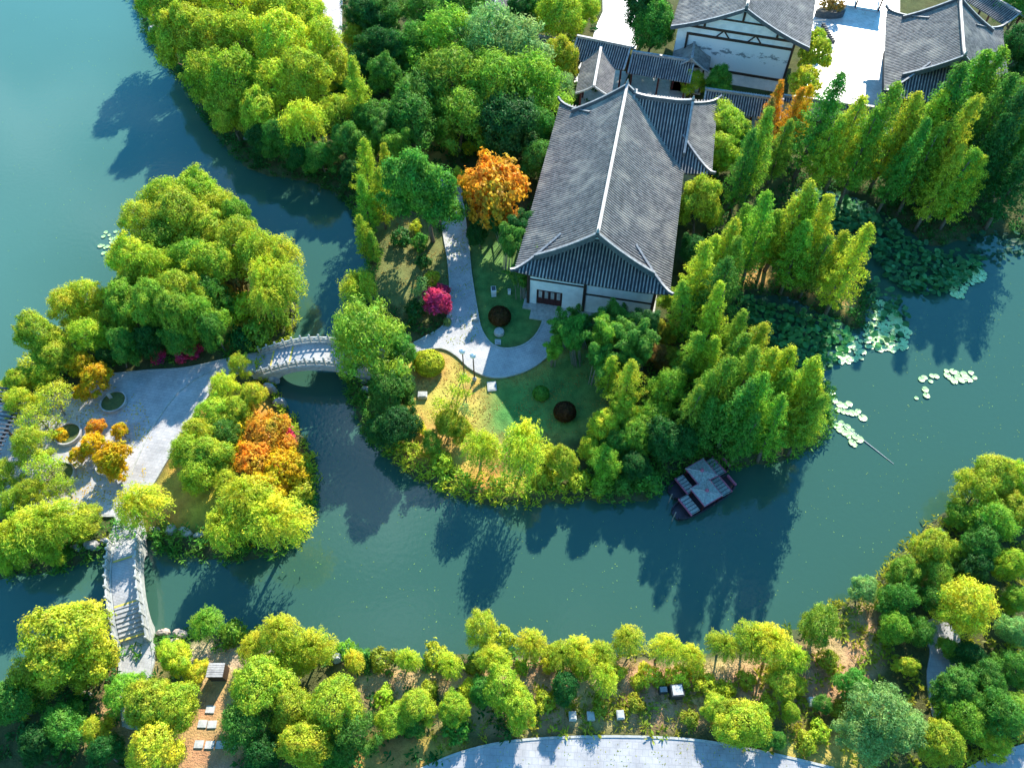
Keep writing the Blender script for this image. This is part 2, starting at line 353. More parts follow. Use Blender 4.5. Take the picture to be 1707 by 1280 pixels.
lawn_sun = [(690, 580), (735, 582), (760, 595), (785, 618), (818, 631), (850, 629), (888, 615), (922, 590), (960, 570), (1020, 640), (1010, 680), (960, 720), (900, 735), (860, 740), (800, 790), (720, 780), (660, 730), (640, 650)]
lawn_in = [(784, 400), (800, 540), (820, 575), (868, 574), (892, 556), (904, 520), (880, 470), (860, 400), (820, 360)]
lawn_w = [(625, 380), (690, 360), (738, 400), (745, 480), (700, 540), (630, 480)]
lawn_i1 = [(355, 660), (300, 740), (262, 820), (240, 880), (300, 880), (400, 860), (500, 840), (515, 790), (480, 710), (440, 660)]
lawn_i2 = [(380, 470), (430, 520), (440, 560), (385, 580), (360, 540)]
lawn_nw = [(700, 210), (745, 215), (740, 270), (715, 285), (690, 240)]
bank_tan = [(580, 1095), (700, 1100), (900, 1095), (1100, 1100), (1300, 1085), (1380, 1040), (1440, 1000), (1480, 1080), (1400, 1170), (1200, 1200), (1000, 1210), (800, 1215), (640, 1180), (590, 1140)]
bank_tan2 = [(280, 1065), (420, 1070), (420, 1130), (385, 1180), (390, 1300), (320, 1300), (330, 1180), (300, 1110)]
path_t3 = [(240, 1180), (420, 1120), (430, 1250), (240, 1300)]
tip_e = [(1240, 440), (1330, 470), (1430, 500), (1435, 540), (1360, 520), (1240, 490)]

def col_zone(P, C, poly_px, col, soft=0.6, z=ZL):
    d = sdf(GP(smooth(poly_px, 4), z), P)
    k = np.clip(0.5 + d / (2 * soft), 0, 1)[:, None]
    return C * (1 - k) + np.array(col) * k

xs = np.concatenate([[-900, -600, -400, -280, -200, -150], np.arange(-110, 110, 0.62), [150, 200, 280, 400, 600, 900]])
ys = np.concatenate([[-600, -300, -120, -50, -15, 0], np.arange(5, 135, 0.62), [145, 170, 220, 300, 450, 700, 1100]])
X, Y = np.meshgrid(xs, ys); P2 = np.stack([X.ravel(), Y.ravel()], 1)
D = np.full(len(P2), -1e9)
for k in POLY: D = np.maximum(D, sdf(POLY[k], P2))
wob = 0.25 * np.sin(P2[:, 0] * 1.9 + np.sin(P2[:, 1] * 1.3) * 2) * np.cos(P2[:, 1] * 1.6 + np.sin(P2[:, 0] * 0.9))
Dw = D + wob * (np.abs(D) < 3)
Z = np.where(Dw > 0, ZL * (1 - np.exp(-np.maximum(Dw, 0) / 0.45)), np.maximum(Dw * 0.9, -1.4))
Z = Z + np.where(Dw > 1.0, 0.03 * np.sin(P2[:, 0] * 0.7) * np.cos(P2[:, 1] * 0.6), 0)
nx, ny = len(xs), len(ys)
ii, jj = np.meshgrid(np.arange(nx - 1), np.arange(ny - 1))
a = (jj * nx + ii).ravel(); F = np.stack([a, a + 1, a + nx + 1, a + nx], 1)
me = np_mesh('ground', np.column_stack([P2, Z]), F)
C = np.tile(np.array([0.085, 0.095, 0.035]), (len(P2), 1))
C = col_zone(P2, C, bank_tan, (0.50, 0.33, 0.16)); C = col_zone(P2, C, bank_tan2, (0.52, 0.38, 0.24)); C = col_zone(P2, C, path_t3, (0.46, 0.30, 0.12))
C = col_zone(P2, C, [(200, 1080), (180, 1150), (120, 1230), (260, 1240), (260, 1100)], (0.42, 0.29, 0.12))
C = col_zone(P2, C, [(600, 1240), (600, 1300), (700, 1290), (780, 1240), (690, 1232)], (0.50, 0.30, 0.08))
C = col_zone(P2, C, [(1290, 1240), (1400, 1210), (1450, 1270), (1350, 1300)], (0.42, 0.30, 0.08))
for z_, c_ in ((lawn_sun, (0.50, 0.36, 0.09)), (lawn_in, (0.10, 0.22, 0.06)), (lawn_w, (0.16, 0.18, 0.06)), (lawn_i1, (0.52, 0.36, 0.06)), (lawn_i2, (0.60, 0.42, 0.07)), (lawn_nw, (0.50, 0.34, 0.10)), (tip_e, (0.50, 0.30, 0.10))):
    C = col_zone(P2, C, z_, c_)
C = col_zone(P2, C, [(820, 632), (870, 628), (930, 590), (965, 575), (1030, 640), (1010, 690), (960, 725), (890, 735), (812, 730)], (0.11, 0.24, 0.06), 1.2)  # hall shadow painted into the lawn as a darker green
C = col_zone(P2, C, [(395, 680), (480, 680), (520, 780), (500, 850), (420, 860), (385, 770)], (0.50, 0.21, 0.05), 1.0)
C = col_zone(P2, C, [(760, 780), (860, 790), (900, 835), (800, 838)], (0.58, 0.40, 0.08), 1.0)
kk = np.clip((1.1 - Dw) / 0.6, 0, 1)[:, None]; C = C * (1 - kk) + np.array([0.07, 0.085, 0.04]) * kk
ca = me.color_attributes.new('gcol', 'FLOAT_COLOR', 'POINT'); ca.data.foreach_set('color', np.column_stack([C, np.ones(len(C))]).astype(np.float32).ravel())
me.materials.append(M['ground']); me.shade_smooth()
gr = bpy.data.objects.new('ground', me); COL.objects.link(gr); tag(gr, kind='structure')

mb = MB(); mb.add([(-1500, -1200, 0), (1500, -1200, 0), (1500, 2000, 0), (-1500, 2000, 0)], [(0, 1, 2, 3)])
mk('water', mb, M['water'], kind='structure')

# ------------------------------------------------------------------ paths with kerbs
def slab(name, px, mat, z1=0.82, kerbs=(), n=5, kw=0.16, kmat='stone'):
    pts = GP(smooth(px, n) if n > 1 else px, z1)
    b = MB().prism([tuple(p) for p in pts], 0.45, z1); o = mk(name, b, mat, kind='structure')
    for k in kerbs:
        q = GP(smooth(k, n, False), z1)
        mk('kerb', MB().sweep([(p[0], p[1], z1 - 0.2) for p in q], kw, 0.26), M[kmat], o)
    return o
slab('path', path_main, M['path'], kerbs=(path_main[10:19], path_main[20:31], path_main[0:8]))
slab('plaza', plaza_px, M['plaza'], 0.825, kerbs=(plaza_px[3:8], plaza_px[8:17], plaza_px[18:20], [(396, 603), (345, 622), (300, 652), (262, 700), (238, 745), (215, 800), (196, 855), (187, 898)]), kw=0.14)
slab('path', south_walk, M['plaza'], 0.83, kerbs=(south_walk[1:6], south_walk[6:10]))
slab('road', road_px, M['road'], 0.80, kerbs=(road_px[1:8],))
slab('road', road2_px, M['road'], 0.80, kerbs=(road2_px[0:5],))
slab('courtyard', court_px, M['court'], 0.80, n=1)
slab('courtyard', court2_px, M['court'], 0.80, n=2)
slab('path', pink_px, M['pink_path'], 0.80, kerbs=(pink_px[0:3], pink_px[3:6]), n=2)
slab('path', dark_walk, M['road'], 0.80)

# ------------------------------------------------------------------ tiled halls
class Frame:
    def __init__(s, o, az): s.o = np.array(o, float); s.e = np.array([cos(az), -sin(az)]); s.n = np.array([sin(az), cos(az)]); s.az = az
    def w(s, x, y, z): p = s.o + s.e * x + s.n * y; return (p[0], p[1], z)
    def loc(s, p): d = np.array(p) - s.o; return float(d @ s.e), float(d @ s.n)
def fbox(b, fr, x0, x1, y0, y1, z0, z1):
    V = [fr.w(x, y, z) for z in (z0, z1) for (x, y) in ((x0, y0), (x1, y0), (x1, y1), (x0, y1))]
    return b.add(V, [(0, 3, 2, 1), (4, 5, 6, 7), (0, 1, 5, 4), (1, 2, 6, 5), (2, 3, 7, 6), (3, 0, 4, 7)])
def row(b, pts, cross, hw=0.075, h=0.13):
    """one raised run of barrel tiles along pts"""
    V = []
    for p in pts:
        p = np.array(p)
        V += [p - cross * hw, p - cross * hw * 0.55 + [0, 0, h], p + cross * hw * 0.55 + [0, 0, h], p + cross * hw]
    F = []
    for i in range(len(pts) - 1):
        a = 4 * i
        for k in range(3): F.append((a + k, a + k + 1, a + 5 + k, a + 4 + k))
    F.append((0, 1, 2, 3)); F.append((len(V) - 1, len(V) - 2, len(V) - 3, len(V) - 4))
    b.add(V, F)
def hall_roof(root, fr, W, L, ze, rise, sS=0.0, sN=0.0, vS=0.0, vN=0.0, pitch=0.33, lift=0.7, gable_disc=True, verge_h=0.62):
    """hip-and-gable roof: y runs 0..L along the ridge, x = -W..W; sS/sN skirt depths, vS/vN set-back of the verges"""
    def prof(e):
        s = min(max(e / W, 0), 1); return ze + rise * (0.68 * s + 0.32 * s * s)
    def up(e, d):
        return lift * max(0, 1 - e / 3.4) ** 2 * max(0, 1 - d / 3.4) ** 2
    def zs(e, y):
        z = prof(e)
        if sS: z += up(e, y)
        if sN: z += up(e, L - y)
        return z
    base = MB(); rows = MB()
    es = [W * k / 10 for k in range(11)]
    for sg in (-1, 1):
        yy = np.linspace(vS, L - vN, 12)
        base.grid([[fr.w(sg * (W - e), y, zs(e, y)) for e in es] for y in yy])
        for (v, f) in ((vS, lambda t: t), (vN, lambda t: L - t)):
            if v > 0:
                base.grid([[fr.w(sg * (W - u * t), f(t), zs(u * t, f(t))) for u in np.linspace(0, 1, 7)] for t in np.linspace(0, v, 7)])
        k = 0; y = pitch / 2
        cr_ = np.array([*fr.n, 0.0])
        while y < L:
            d0 = y if y < vS else (L - y if y > L - vN else None)
            em = W - 0.12 if d0 is None else d0 * 0.98
            if em > 0.25:
                m_ = max(2, int(em / 0.75) + 1)
                row(rows, [fr.w(sg * (W + 0.05 - e), y, zs(e, y) + 0.005 + random.uniform(-0.008, 0.008)) for e in np.linspace(0, em, m_ + 1)], cr_)
            y += pitch
    for s_, f, yf in ((sS, 1, lambda t: t), (sN, -1, lambda t: L - t)):
        if not s_: continue
        base.grid([[fr.w(v * (W - t), yf(t), prof(t) + up(t, W * 0 + (W - t) * (1 - abs(v)) + t * 1.0) * 1.0) for v in np.linspace(-1, 1, 25)] for t in np.linspace(0, s_, 7)])
        x = -W + pitch / 2; ce = np.array([*fr.e, 0.0])
        while x < W:
            tm = min(s_, (W - abs(x)) * 0.98)
            if tm > 0.25:
                m_ = max(2, int(tm / 0.7) + 1)
                row(rows, [fr.w(x, yf(t - 0.05), prof(t) + up(t, W - abs(x)) + 0.005 + random.uniform(-0.008, 0.008)) for t in np.linspace(0, tm, m_ + 1)], ce)
            x += pitch
    rf = mk('roof', base, M['tile_bed'], root)
    # eave boards under the tile ends
    for sg in (-1, 1): mk('eave_board', MB().sweep([fr.w(sg * (W - 0.12), y, zs(0.12, y) - 0.02) for y in np.linspace(0.1, L - 0.1, 26)], 0.12, 0.2, z_is_top=True), M['timber'], rf)
    for s_, y in ((sS, 0.12), (sN, L - 0.12)):
        if s_: mk('eave_board', MB().sweep([fr.w(x, y, prof(0.12) + up(0.12, W - abs(x)) - 0.02) for x in np.linspace(-W + 0.1, W - 0.1, 26)], 0.12, 0.2, z_is_top=True), M['timber'], rf)
    mk('tile_rows', rows, M['tile'], rf, kind='stuff')
    # ridge
    zt = prof(W)
    rl = [fr.w(0, y, zt - 0.05 + 0.25 * max(0, 1 - min(y - vS, L - vN - y) / 2.0) ** 2) for y in np.linspace(vS - 0.15, L - vN + 0.15, 26)]
    mk('ridge', MB().sweep(rl, 0.34, 0.42), M['ridge_dark'], rf)
    mk('ridge_cap', MB().sweep([(p[0], p[1], p[2] + 0.42) for p in rl], 0.26, 0.07), M['ridge'], rf)
    for y, s_, v_ in ((vS, sS, vS), (L - vN, sN, vN)):
        fx = MB()
        p = fr.w(0, y, zt + 0.3)
        fx.tube([p, (p[0], p[1], p[2] + 0.5), (p[0], p[1], p[2] + 0.8)], [0.16, 0.14, 0.03], 6)
        mk('ridge_end', fx, M['ridge'], rf)
        e0 = 1.6 if s_ else 0.0
        for sg in (-1, 1):
            q = [fr.w(sg * (W - e), y, zs(e, y) - 0.05) for e in np.linspace(e0, W - 0.15, 12)]
            mk('verge', MB().sweep(q, 0.28, verge_h), M['ridge_dark'], rf)
            mk('verge_cap', MB().sweep([(a[0], a[1], a[2] + verge_h) for a in q], 0.24, 0.05), M['ridge'], rf)
    for s_, yf in ((sS, lambda t: t), (sN, lambda t: L - t)):
        if not s_: continue
        for sg in (-1, 1):
            q = [fr.w(sg * (W - t), yf(t), prof(t) + up(t, t) + 0.02 + (0.12 * (1 - (t + .3) / 1.1) ** 2 if t < 0.8 else 0)) for t in np.linspace(-0.3, s_, 12)]
            mk('hip_ridge', MB().sweep(q, 0.26, 0.26), M['ridge_dark'], rf)
            mk('hip_cap', MB().sweep([(a[0], a[1], a[2] + 0.26) for a in q], 0.2, 0.05), M['ridge'], rf)
    # gable walls
    for s_, y, sg in ((sS, sS if sS else 0.9, 1), (sN, L - (sN if sN else 0.9), -1)):
        e0 = s_ if s_ else 0.9
        xg = W - e0
        V = [fr.w(-xg, y + sg * 0.02, prof(e0) - 0.05)] + [fr.w(x, y + sg * 0.02, prof(W - abs(x)) - 0.08) for x in np.linspace(-xg, xg, 15)] + [fr.w(xg, y + sg * 0.02, prof(e0) - 0.05)]
        V2 = [(p[0] + fr.n[0] * 0.15 * sg, p[1] + fr.n[1] * 0.15 * sg, p[2]) for p in V]
        n_ = len(V); b = MB().add(V + V2, [tuple(range(n_)), tuple(range(2 * n_ - 1, n_ - 1, -1))] + [(i, (i + 1) % n_, n_ + (i + 1) % n_, n_ + i) for i in range(n_)])
        mk('gable', b, M['plaster'], rf)
        if s_:
            # a low ledge of tiles where the skirt meets the gable
            mk('ledge', MB().sweep([fr.w(x, y - sg * 0.12, prof(e0) - 0.02) for x in np.linspace(-xg - 0.1, xg + 0.1, 5)], 0.26, 0.24), M['ridge_dark'], rf)
        if gable_disc and s_:
            pc = np.array([*fr.o, 0]) ; c = fr.w(0, y - sg * 0.06, zt - 0.85)
            ang = [2 * pi * k / 14 for k in range(14)]
            V = [np.array(c) + np.array([*fr.e, 0]) * 0.34 * cos(t) + np.array([0, 0, 0.34 * sin(t)]) + np.array([*fr.n, 0]) * dy for dy in (-0.06, 0.06) for t in ang]
            mk('gable_ornament', MB().add(V, [tuple(range(14)), tuple(range(27, 13, -1))] + [(i, (i + 1) % 14, 14 + (i + 1) % 14, 14 + i) for i in range(14)]), M['timber'], rf)
    return rf, prof

# --- main hall
AZ = radians(11.5); ZE = 6.2; ZR = 10.9
c0 = (G(857, 456, ZE) + G(1115, 495, ZE)) / 2
Wm = np.linalg.norm(G(857, 456, ZE) - G(1115, 495, ZE)) / 2
fr = Frame(c0, AZ)
_, yS = fr.loc(G(996, 396, ZR)); _, yN = fr.loc(G(1045, 148, ZR))
Lm = yN + 2.4
hall = thing('tiled_hall', (*((c0 + fr.n * 14)), ZL), 'long hall with grey tiled hip and gable roof beside the orange tree', 'hall')
hall_roof(hall, fr, Wm, Lm, ZE, ZR - ZE, 3.7, 3.7, yS, 2.4, pitch=0.32, lift=0.32)
xw = Wm - 1.25; yw = 1.25
b = MB(); T = 0.3; ztop = ZE + 0.28
fbox(b, fr, -xw, -xw + T, yw + T, Lm - yw - T, ZL, ztop); fbox(b, fr, xw - T, xw, yw + T, Lm - yw - T, ZL, ztop)
fbox(b, fr, -xw, xw, Lm - yw - T, Lm - yw, ZL, ztop)
fbox(b, fr, -xw, -xw + 0.75, yw, yw + T, ZL, ztop)                    # south wall round the doorway
fbox(b, fr, -xw + 0.75, -xw + 3.3, yw, yw + T, 3.1, ztop); fbox(b, fr, -xw + 3.3, xw, yw, yw + T, ZL, ztop)
mk('wall', b, M['plaster'], hall)
for x in (-xw - 0.06, -0.55, xw + 0.06):
    b = MB(); fbox(b, fr, x - 0.14, x + 0.14, yw - 0.1, yw + 0.14, ZL, ztop + 0.02); mk('post', b, M['timber'], hall)
for x0, x1, z in ((-xw, -0.7, 4.35), (-0.4, xw, 3.4), (-xw, xw, ztop - 0.16)):
    b = MB(); fbox(b, fr, x0, x1, yw - 0.05, yw + 0.1, z, z + 0.2); mk('beam', b, M['timber'], hall)
b = MB(); fbox(b, fr, -xw + 0.8, -xw + 3.25, yw + 0.16, yw + 0.24, ZL, 3.08); mk('door', b, M['timber'], hall)
for k in range(4):
    x0 = -xw + 0.85 + 0.6 * k; b = MB(); fbox(b, fr, x0, x0 + 0.54, yw + 0.1, yw + 0.155, ZL + 0.3, 3.0); leaf_ = mk('door_leaf', b, M['timber_red'], hall)
    b = MB(); fbox(b, fr, x0 + 0.1, x0 + 0.44, yw + 0.07, yw + 0.098, 1.9, 2.85); mk('lattice', b, M['rock'], leaf_)
b = MB(); fbox(b, fr, -xw - 0.5, xw + 0.5, yw - 0.7, Lm - yw + 0.7, 0.35, 0.98); mk('plinth', b, M['stone'], hall)
for k in range(3):
    b = MB(); fbox(b, fr, -xw + 0.4, -xw + 3.3, yw - 0.75 - 0.36 * (k + 1), yw - 0.71 - 0.36 * k, 0.5, 0.98 - 0.05 * (k + 1) + 0.02)
    mk('step', b, M['stone'], hall)
# --- cross wing on the east side of the hall
x1w, yAw = fr.loc(G(1181, 297, ZE)); x2w, yBw = fr.loc(G(1198, 162, ZE + 0.7))
Ww = (yBw - yAw) / 2 - 0.2; ymid = (yAw + yBw) / 2
frw = Frame(np.array(fr.w(max(x1w, x2w), ymid, 0)[:2]), AZ - pi / 2)   # its y axis runs west from the east eave
wing = thing('hall_wing', (*frw.w(0, 4, ZL)[:2], ZL), 'cross wing with blue grey gabled roof joined to the long hall', 'hall wing')
hall_roof(wing, frw, Ww, max(x1w, x2w) - 0.9, ZE, ZR - ZE - 0.9, 3.5, 0.0, 3.1, 0.0, pitch=0.32, lift=0.36)
b = MB(); fbox(b, frw, -Ww + 1.2, Ww - 1.2, 1.3, 3.2, ZL, ZE + 0.2); mk('wall', b, M['plaster'], wing)
for x in (-Ww + 1.2, -Ww / 3, Ww / 3, Ww - 1.2):
    b = MB(); fbox(b, frw, x - 0.15, x + 0.15, 1.15, 1.4, ZL, ZE + 0.22); mk('post', b, M['timber'], wing)

# --- north gabled house with the painted gable wall
AZ2 = radians(16.3); Z2 = 7.3
sw = G(1118, 48, Z2); se = G(1348, 85, Z2); W2 = np.linalg.norm(se - sw) / 2
f2 = Frame((sw + se) / 2, AZ2)
gh = thing('gabled_house', (*f2.w(0, 8, ZL)[:2], ZL), 'large gabled house with white painted gable wall framed in dark timber', 'house')
hall_roof(gh, f2, W2, 17, Z2, 3.5, pitch=0.33, verge_h=0.42)
b = MB(); xw2 = W2 - 1.7; fbox(b, f2, -xw2 - 0.9, xw2, 0.95, 1.25, ZL, Z2 + 0.1); fbox(b, f2, -xw2, -xw2 + 0.3, 1.26, 15.8, ZL, Z2 + 0.4); fbox(b, f2, xw2 - 0.3, xw2, 1.26, 15.8, ZL, Z2 + 0.4); fbox(b, f2, -xw2, xw2, 15.85, 16.1, ZL, Z2 + 0.4)
mk('wall', b, M['plaster'], gh)
for x0, x1, z, h in ((-xw2 - 0.2, xw2 - 0.1, Z2 + 0.15, 0.26), (-xw2 + 0.5, xw2 + 0.1, Z2 - 0.85, 0.26), (-2.6, 2.6, Z2 + 1.6, 0.18), (-xw2 + 0.5, xw2 + 0.1, Z2 - 5.0, 0.24)):
    b = MB(); fbox(b, f2, x0, x1, 0.78, 0.96, z, z + h); mk('beam', b, M['timber'], gh)
for x, z0, z1 in ((0.0, Z2 + 1.78, Z2 + 2.9), (-4.3, Z2 + 0.41, Z2 + 1.1), (4.3, Z2 + 0.41, Z2 + 1.1), (xw2, ZL, Z2 + 0.1), (-xw2 + 0.4, ZL, Z2 - 0.6)):
    b = MB(); fbox(b, f2, x - 0.13, x + 0.13, 0.72, 0.94, z0, z1); mk('post', b, M['timber'], gh)
for x in (-1.9, 1.9):      # small inverted-V struts between the two upper beams
    for sg in (-1, 1):
        p0 = f2.w(x + sg * 0.75, 0.86, Z2 - 0.58); p1 = f2.w(x + sg * 0.05, 0.86, Z2 + 0.2)
        mk('strut', MB().tube([p0, p1], 0.09, 5), M['timber'], gh)
# faint grey ink landscape painted on the panel
m, n, o = new_mat('ink_painting'); p = N(n, 'ShaderNodeBsdfPrincipled'); p.inputs['Roughness'].default_value = 0.8
g = N(n, 'ShaderNodeNewGeometry'); t = N(n, 'ShaderNodeTexNoise', Scale=0.9, Detail=8, Roughness=0.75); mpn = N(n, 'ShaderNodeMapping'); mpn.inputs['Scale'].default_value = (1, 1, 2.0)
n.links.new(g.outputs['Position'], mpn.inputs['Vector']); n.links.new(mpn.outputs[0], t.inputs['Vector'])
s_ = N(n, 'ShaderNodeSeparateXYZ'); n.links.new(g.outputs['Position'], s_.inputs[0])
ab = N(n, 'ShaderNodeMath', operation='SUBTRACT'); ab.inputs[1].default_value = Z2 - 2.4; n.links.new(s_.outputs['Z'], ab.inputs[0])
a2 = N(n, 'ShaderNodeMath', operation='ABSOLUTE'); n.links.new(ab.outputs[0], a2.inputs[0])
a3 = N(n, 'ShaderNodeMapRange'); a3.inputs['From Min'].default_value = 0.1; a3.inputs['From Max'].default_value = 1.3; a3.inputs['To Min'].default_value = 0.12; a3.inputs['To Max'].default_value = -0.1; n.links.new(a2.outputs[0], a3.inputs['Value'])
a4 = N(n, 'ShaderNodeMath', operation='ADD'); n.links.new(t.outputs['Fac'], a4.inputs[0]); n.links.new(a3.outputs[0], a4.inputs[1])
cr_ = N(n, 'ShaderNodeMapRange'); cr_.inputs['From Min'].default_value = 0.60; cr_.inputs['From Max'].default_value = 0.66; n.links.new(a4.outputs[0], cr_.inputs['Value'])
mx = N(n, 'ShaderNodeMix', data_type='RGBA'); mx.inputs['A'].default_value = (0.74, 0.75, 0.75, 1); mx.inputs['B'].default_value = (0.22, 0.24, 0.25, 1)
n.links.new(cr_.outputs[0], mx.inputs['Factor']); n.links.new(mx.outputs['Result'], p.inputs['Base Color']); n.links.new(p.outputs[0], o.inputs[0])
b = MB(); fbox(b, f2, -xw2 + 0.6, xw2 - 0.14, 0.90, 0.94, Z2 - 4.7, Z2 - 0.87); mk('painted_panel', b, m, gh)

# --- north east courtyard hall
Z3 = 5.6; R3 = 9.6
s3 = G(1473, 160, Z3); f3t = Frame(s3, radians(16.2)); xr, yr = f3t.loc(G(1605, 100, R3)); W3 = xr
f3 = Frame(np.array(f3t.w(W3, 0, 0)[:2]), radians(16.2)); _, yn3 = f3.loc(G(1597, 2, R3))
ch = thing('courtyard_hall', (*f3.w(0, 9, ZL)[:2], ZL), 'tiled courtyard hall with pale ridge beside the white paved court', 'hall')
L3 = yn3 + 2.6
hall_roof(ch, f3, W3, L3, Z3, R3 - Z3, 4.2, 4.2, yr, 2.6, pitch=0.33, lift=0.36)
xw = W3 - 1.4; b = MB(); fbox(b, f3, -xw, xw, 1.7, 2.0, ZL, Z3 + 0.4); fbox(b, f3, -xw, -xw + 0.3, 2.0, L3 - 1.5, ZL, Z3 + 0.4); fbox(b, f3, xw - 0.3, xw, 2.0, L3 - 1.5, ZL, Z3 + 0.4); fbox(b, f3, -xw, xw, L3 - 1.5, L3 - 1.2, ZL, Z3 + 0.4)
mk('wall', b, M['timber'], ch)
for x in (-W3 + 0.9, -W3 + 4.4, 0.5, 4.0):
    b = MB(); fbox(b, f3, x - 0.14, x + 0.14, 0.8, 1.08, ZL, Z3 + 0.2); mk('post', b, M['stone'], ch)
b = MB(); fbox(b, f3, -W3 - 0.9, W3, -0.6, L3 + 0.5, 0.5, 0.95); mk('terrace', b, M['court'], ch)
b = MB(); fbox(b, f3, -W3 - 2.6, -W3 - 0.92, 6.0, 11.5, 0.5, 0.88); mk('step', b, M['court'], ch)

# --- corridors and tiled walls
def ridge_roof(name, p0, p1, zr, hw, drop, label, cat, posts=True, wall=False, group=None, wallmat='plaster'):
    a = G(*p0, zr); c = G(*p1, zr); d = c - a; L = float(np.linalg.norm(d)); az = atan2(d[0], d[1])
    f = Frame(a, az); root = thing(name, (*((a + c) / 2), ZL), label, cat, group)
    base = MB(); rows = MB(); ze = zr - drop
    for sg in (-1, 1):
        pf = lambda e: ze + drop * (0.7 * e / hw + 0.3 * (e / hw) ** 2)
        es = np.linspace(0, hw, 5)
        base.grid([[f.w(sg * (hw - e), y, pf(e)) for e in es] for y in (0, L / 2, L)])
        y = 0.12
        while y < L:
            row(rows, [f.w(sg * (hw + 0.04 - e), y, pf(e) + 0.004) for e in np.linspace(0, hw - 0.08, 4)], np.array([*f.n, 0]), 0.075, 0.12); y += 0.30
    rf = mk('roof', base, M['tile_bed'], root)
    mk('tile_rows', rows, M['tile'], rf, kind='stuff')
    mk('ridge_cap', MB().sweep([f.w(0, y, zr - 0.04) for y in np.linspace(0, L, 4)], 0.3, 0.3), M['ridge'], rf)
    for y in (0.08, L - 0.08):
        for sg in (-1, 1):
            mk('verge_cap', MB().sweep([f.w(sg * (hw - e), y, pf(e)) for e in np.linspace(0, hw - 0.16, 5)], 0.2, 0.2), M['ridge'], rf)
    if wall:
        t = min(0.18, hw * 0.4); b = MB(); fbox(b, f, -t, t, 0.05, L - 0.05, 0.5, ze + 0.05 + drop * 0.3); mk('wall', b, M[wallmat], root)
    if posts:
        k = max(2, int(L / 3) + 1)
        for y in np.linspace(0.5, L - 0.5, k):
            for sg in (-1, 1):
                b = MB(); fbox(b, f, sg * (hw - 0.6) - 0.1, sg * (hw - 0.6) + 0.1, y - 0.1, y + 0.1, 0.5, ze + 0.2); mk('post', b, M['timber_red'], root)
        b = MB(); fbox(b, f, -hw + 0.4, hw - 0.4, 0.2, L - 0.2, 0.5, 0.86); mk('floor', b, M['court'], root)
    return root
ridge_roof('gatehouse', (962, 62), (1052, 80), 5.6, 2.6, 1.5, 'small gatehouse with blue tiled roof at foot of the white court path', 'gatehouse')
ridge_roof('covered_walk', (1054, 88), (1158, 104), 4.9, 2.5, 1.3, 'covered walkway with tiled roof between gatehouse and gabled house', 'covered walkway')
ridge_roof('covered_walk', (1002, 80), (990, 146), 5.2, 2.1, 1.2, 'short covered walkway running from gatehouse down to the long hall', 'covered walkway')
ridge_roof('covered_walk', (1160, 56), (1153, 100), 5.4, 2.3, 1.5, 'side walkway roof tucked against west end of gabled house', 'covered walkway')
ridge_roof('covered_walk', (1176, 150), (1306, 168), 4.2, 2.3, 1.2, 'covered walkway roof in shade below the painted gable wall', 'covered walkway')
ridge_roof('tiled_wall', (1306, 161), (1512, 188), 3.3, 0.55, 0.35, 'white boundary wall with tiled coping below the paved court', 'wall', posts=False, wall=True)
ridge_roof('tiled_wall', (898, 62), (958, 72), 3.3, 0.55, 0.35, 'short boundary wall with tiled coping west of the gatehouse', 'wall', posts=False, wall=True)
ridge_roof('garden_pavilion', (833, -22), (820, 36), 5.0, 2.6, 1.7, 'small tiled pavilion among green trees at the top edge', 'pavilion')
ridge_roof('covered_walk', (1612, -30), (1700, 24), 5.0, 1.9, 1.1, 'covered walkway roof behind the courtyard hall by dark trees', 'covered walkway')
ridge_roof('garden_pavilion', (1400, -52), (1490, -38), 4.8, 2.4, 1.5, 'tiled roof edge closing the top of the paved court', 'pavilion')

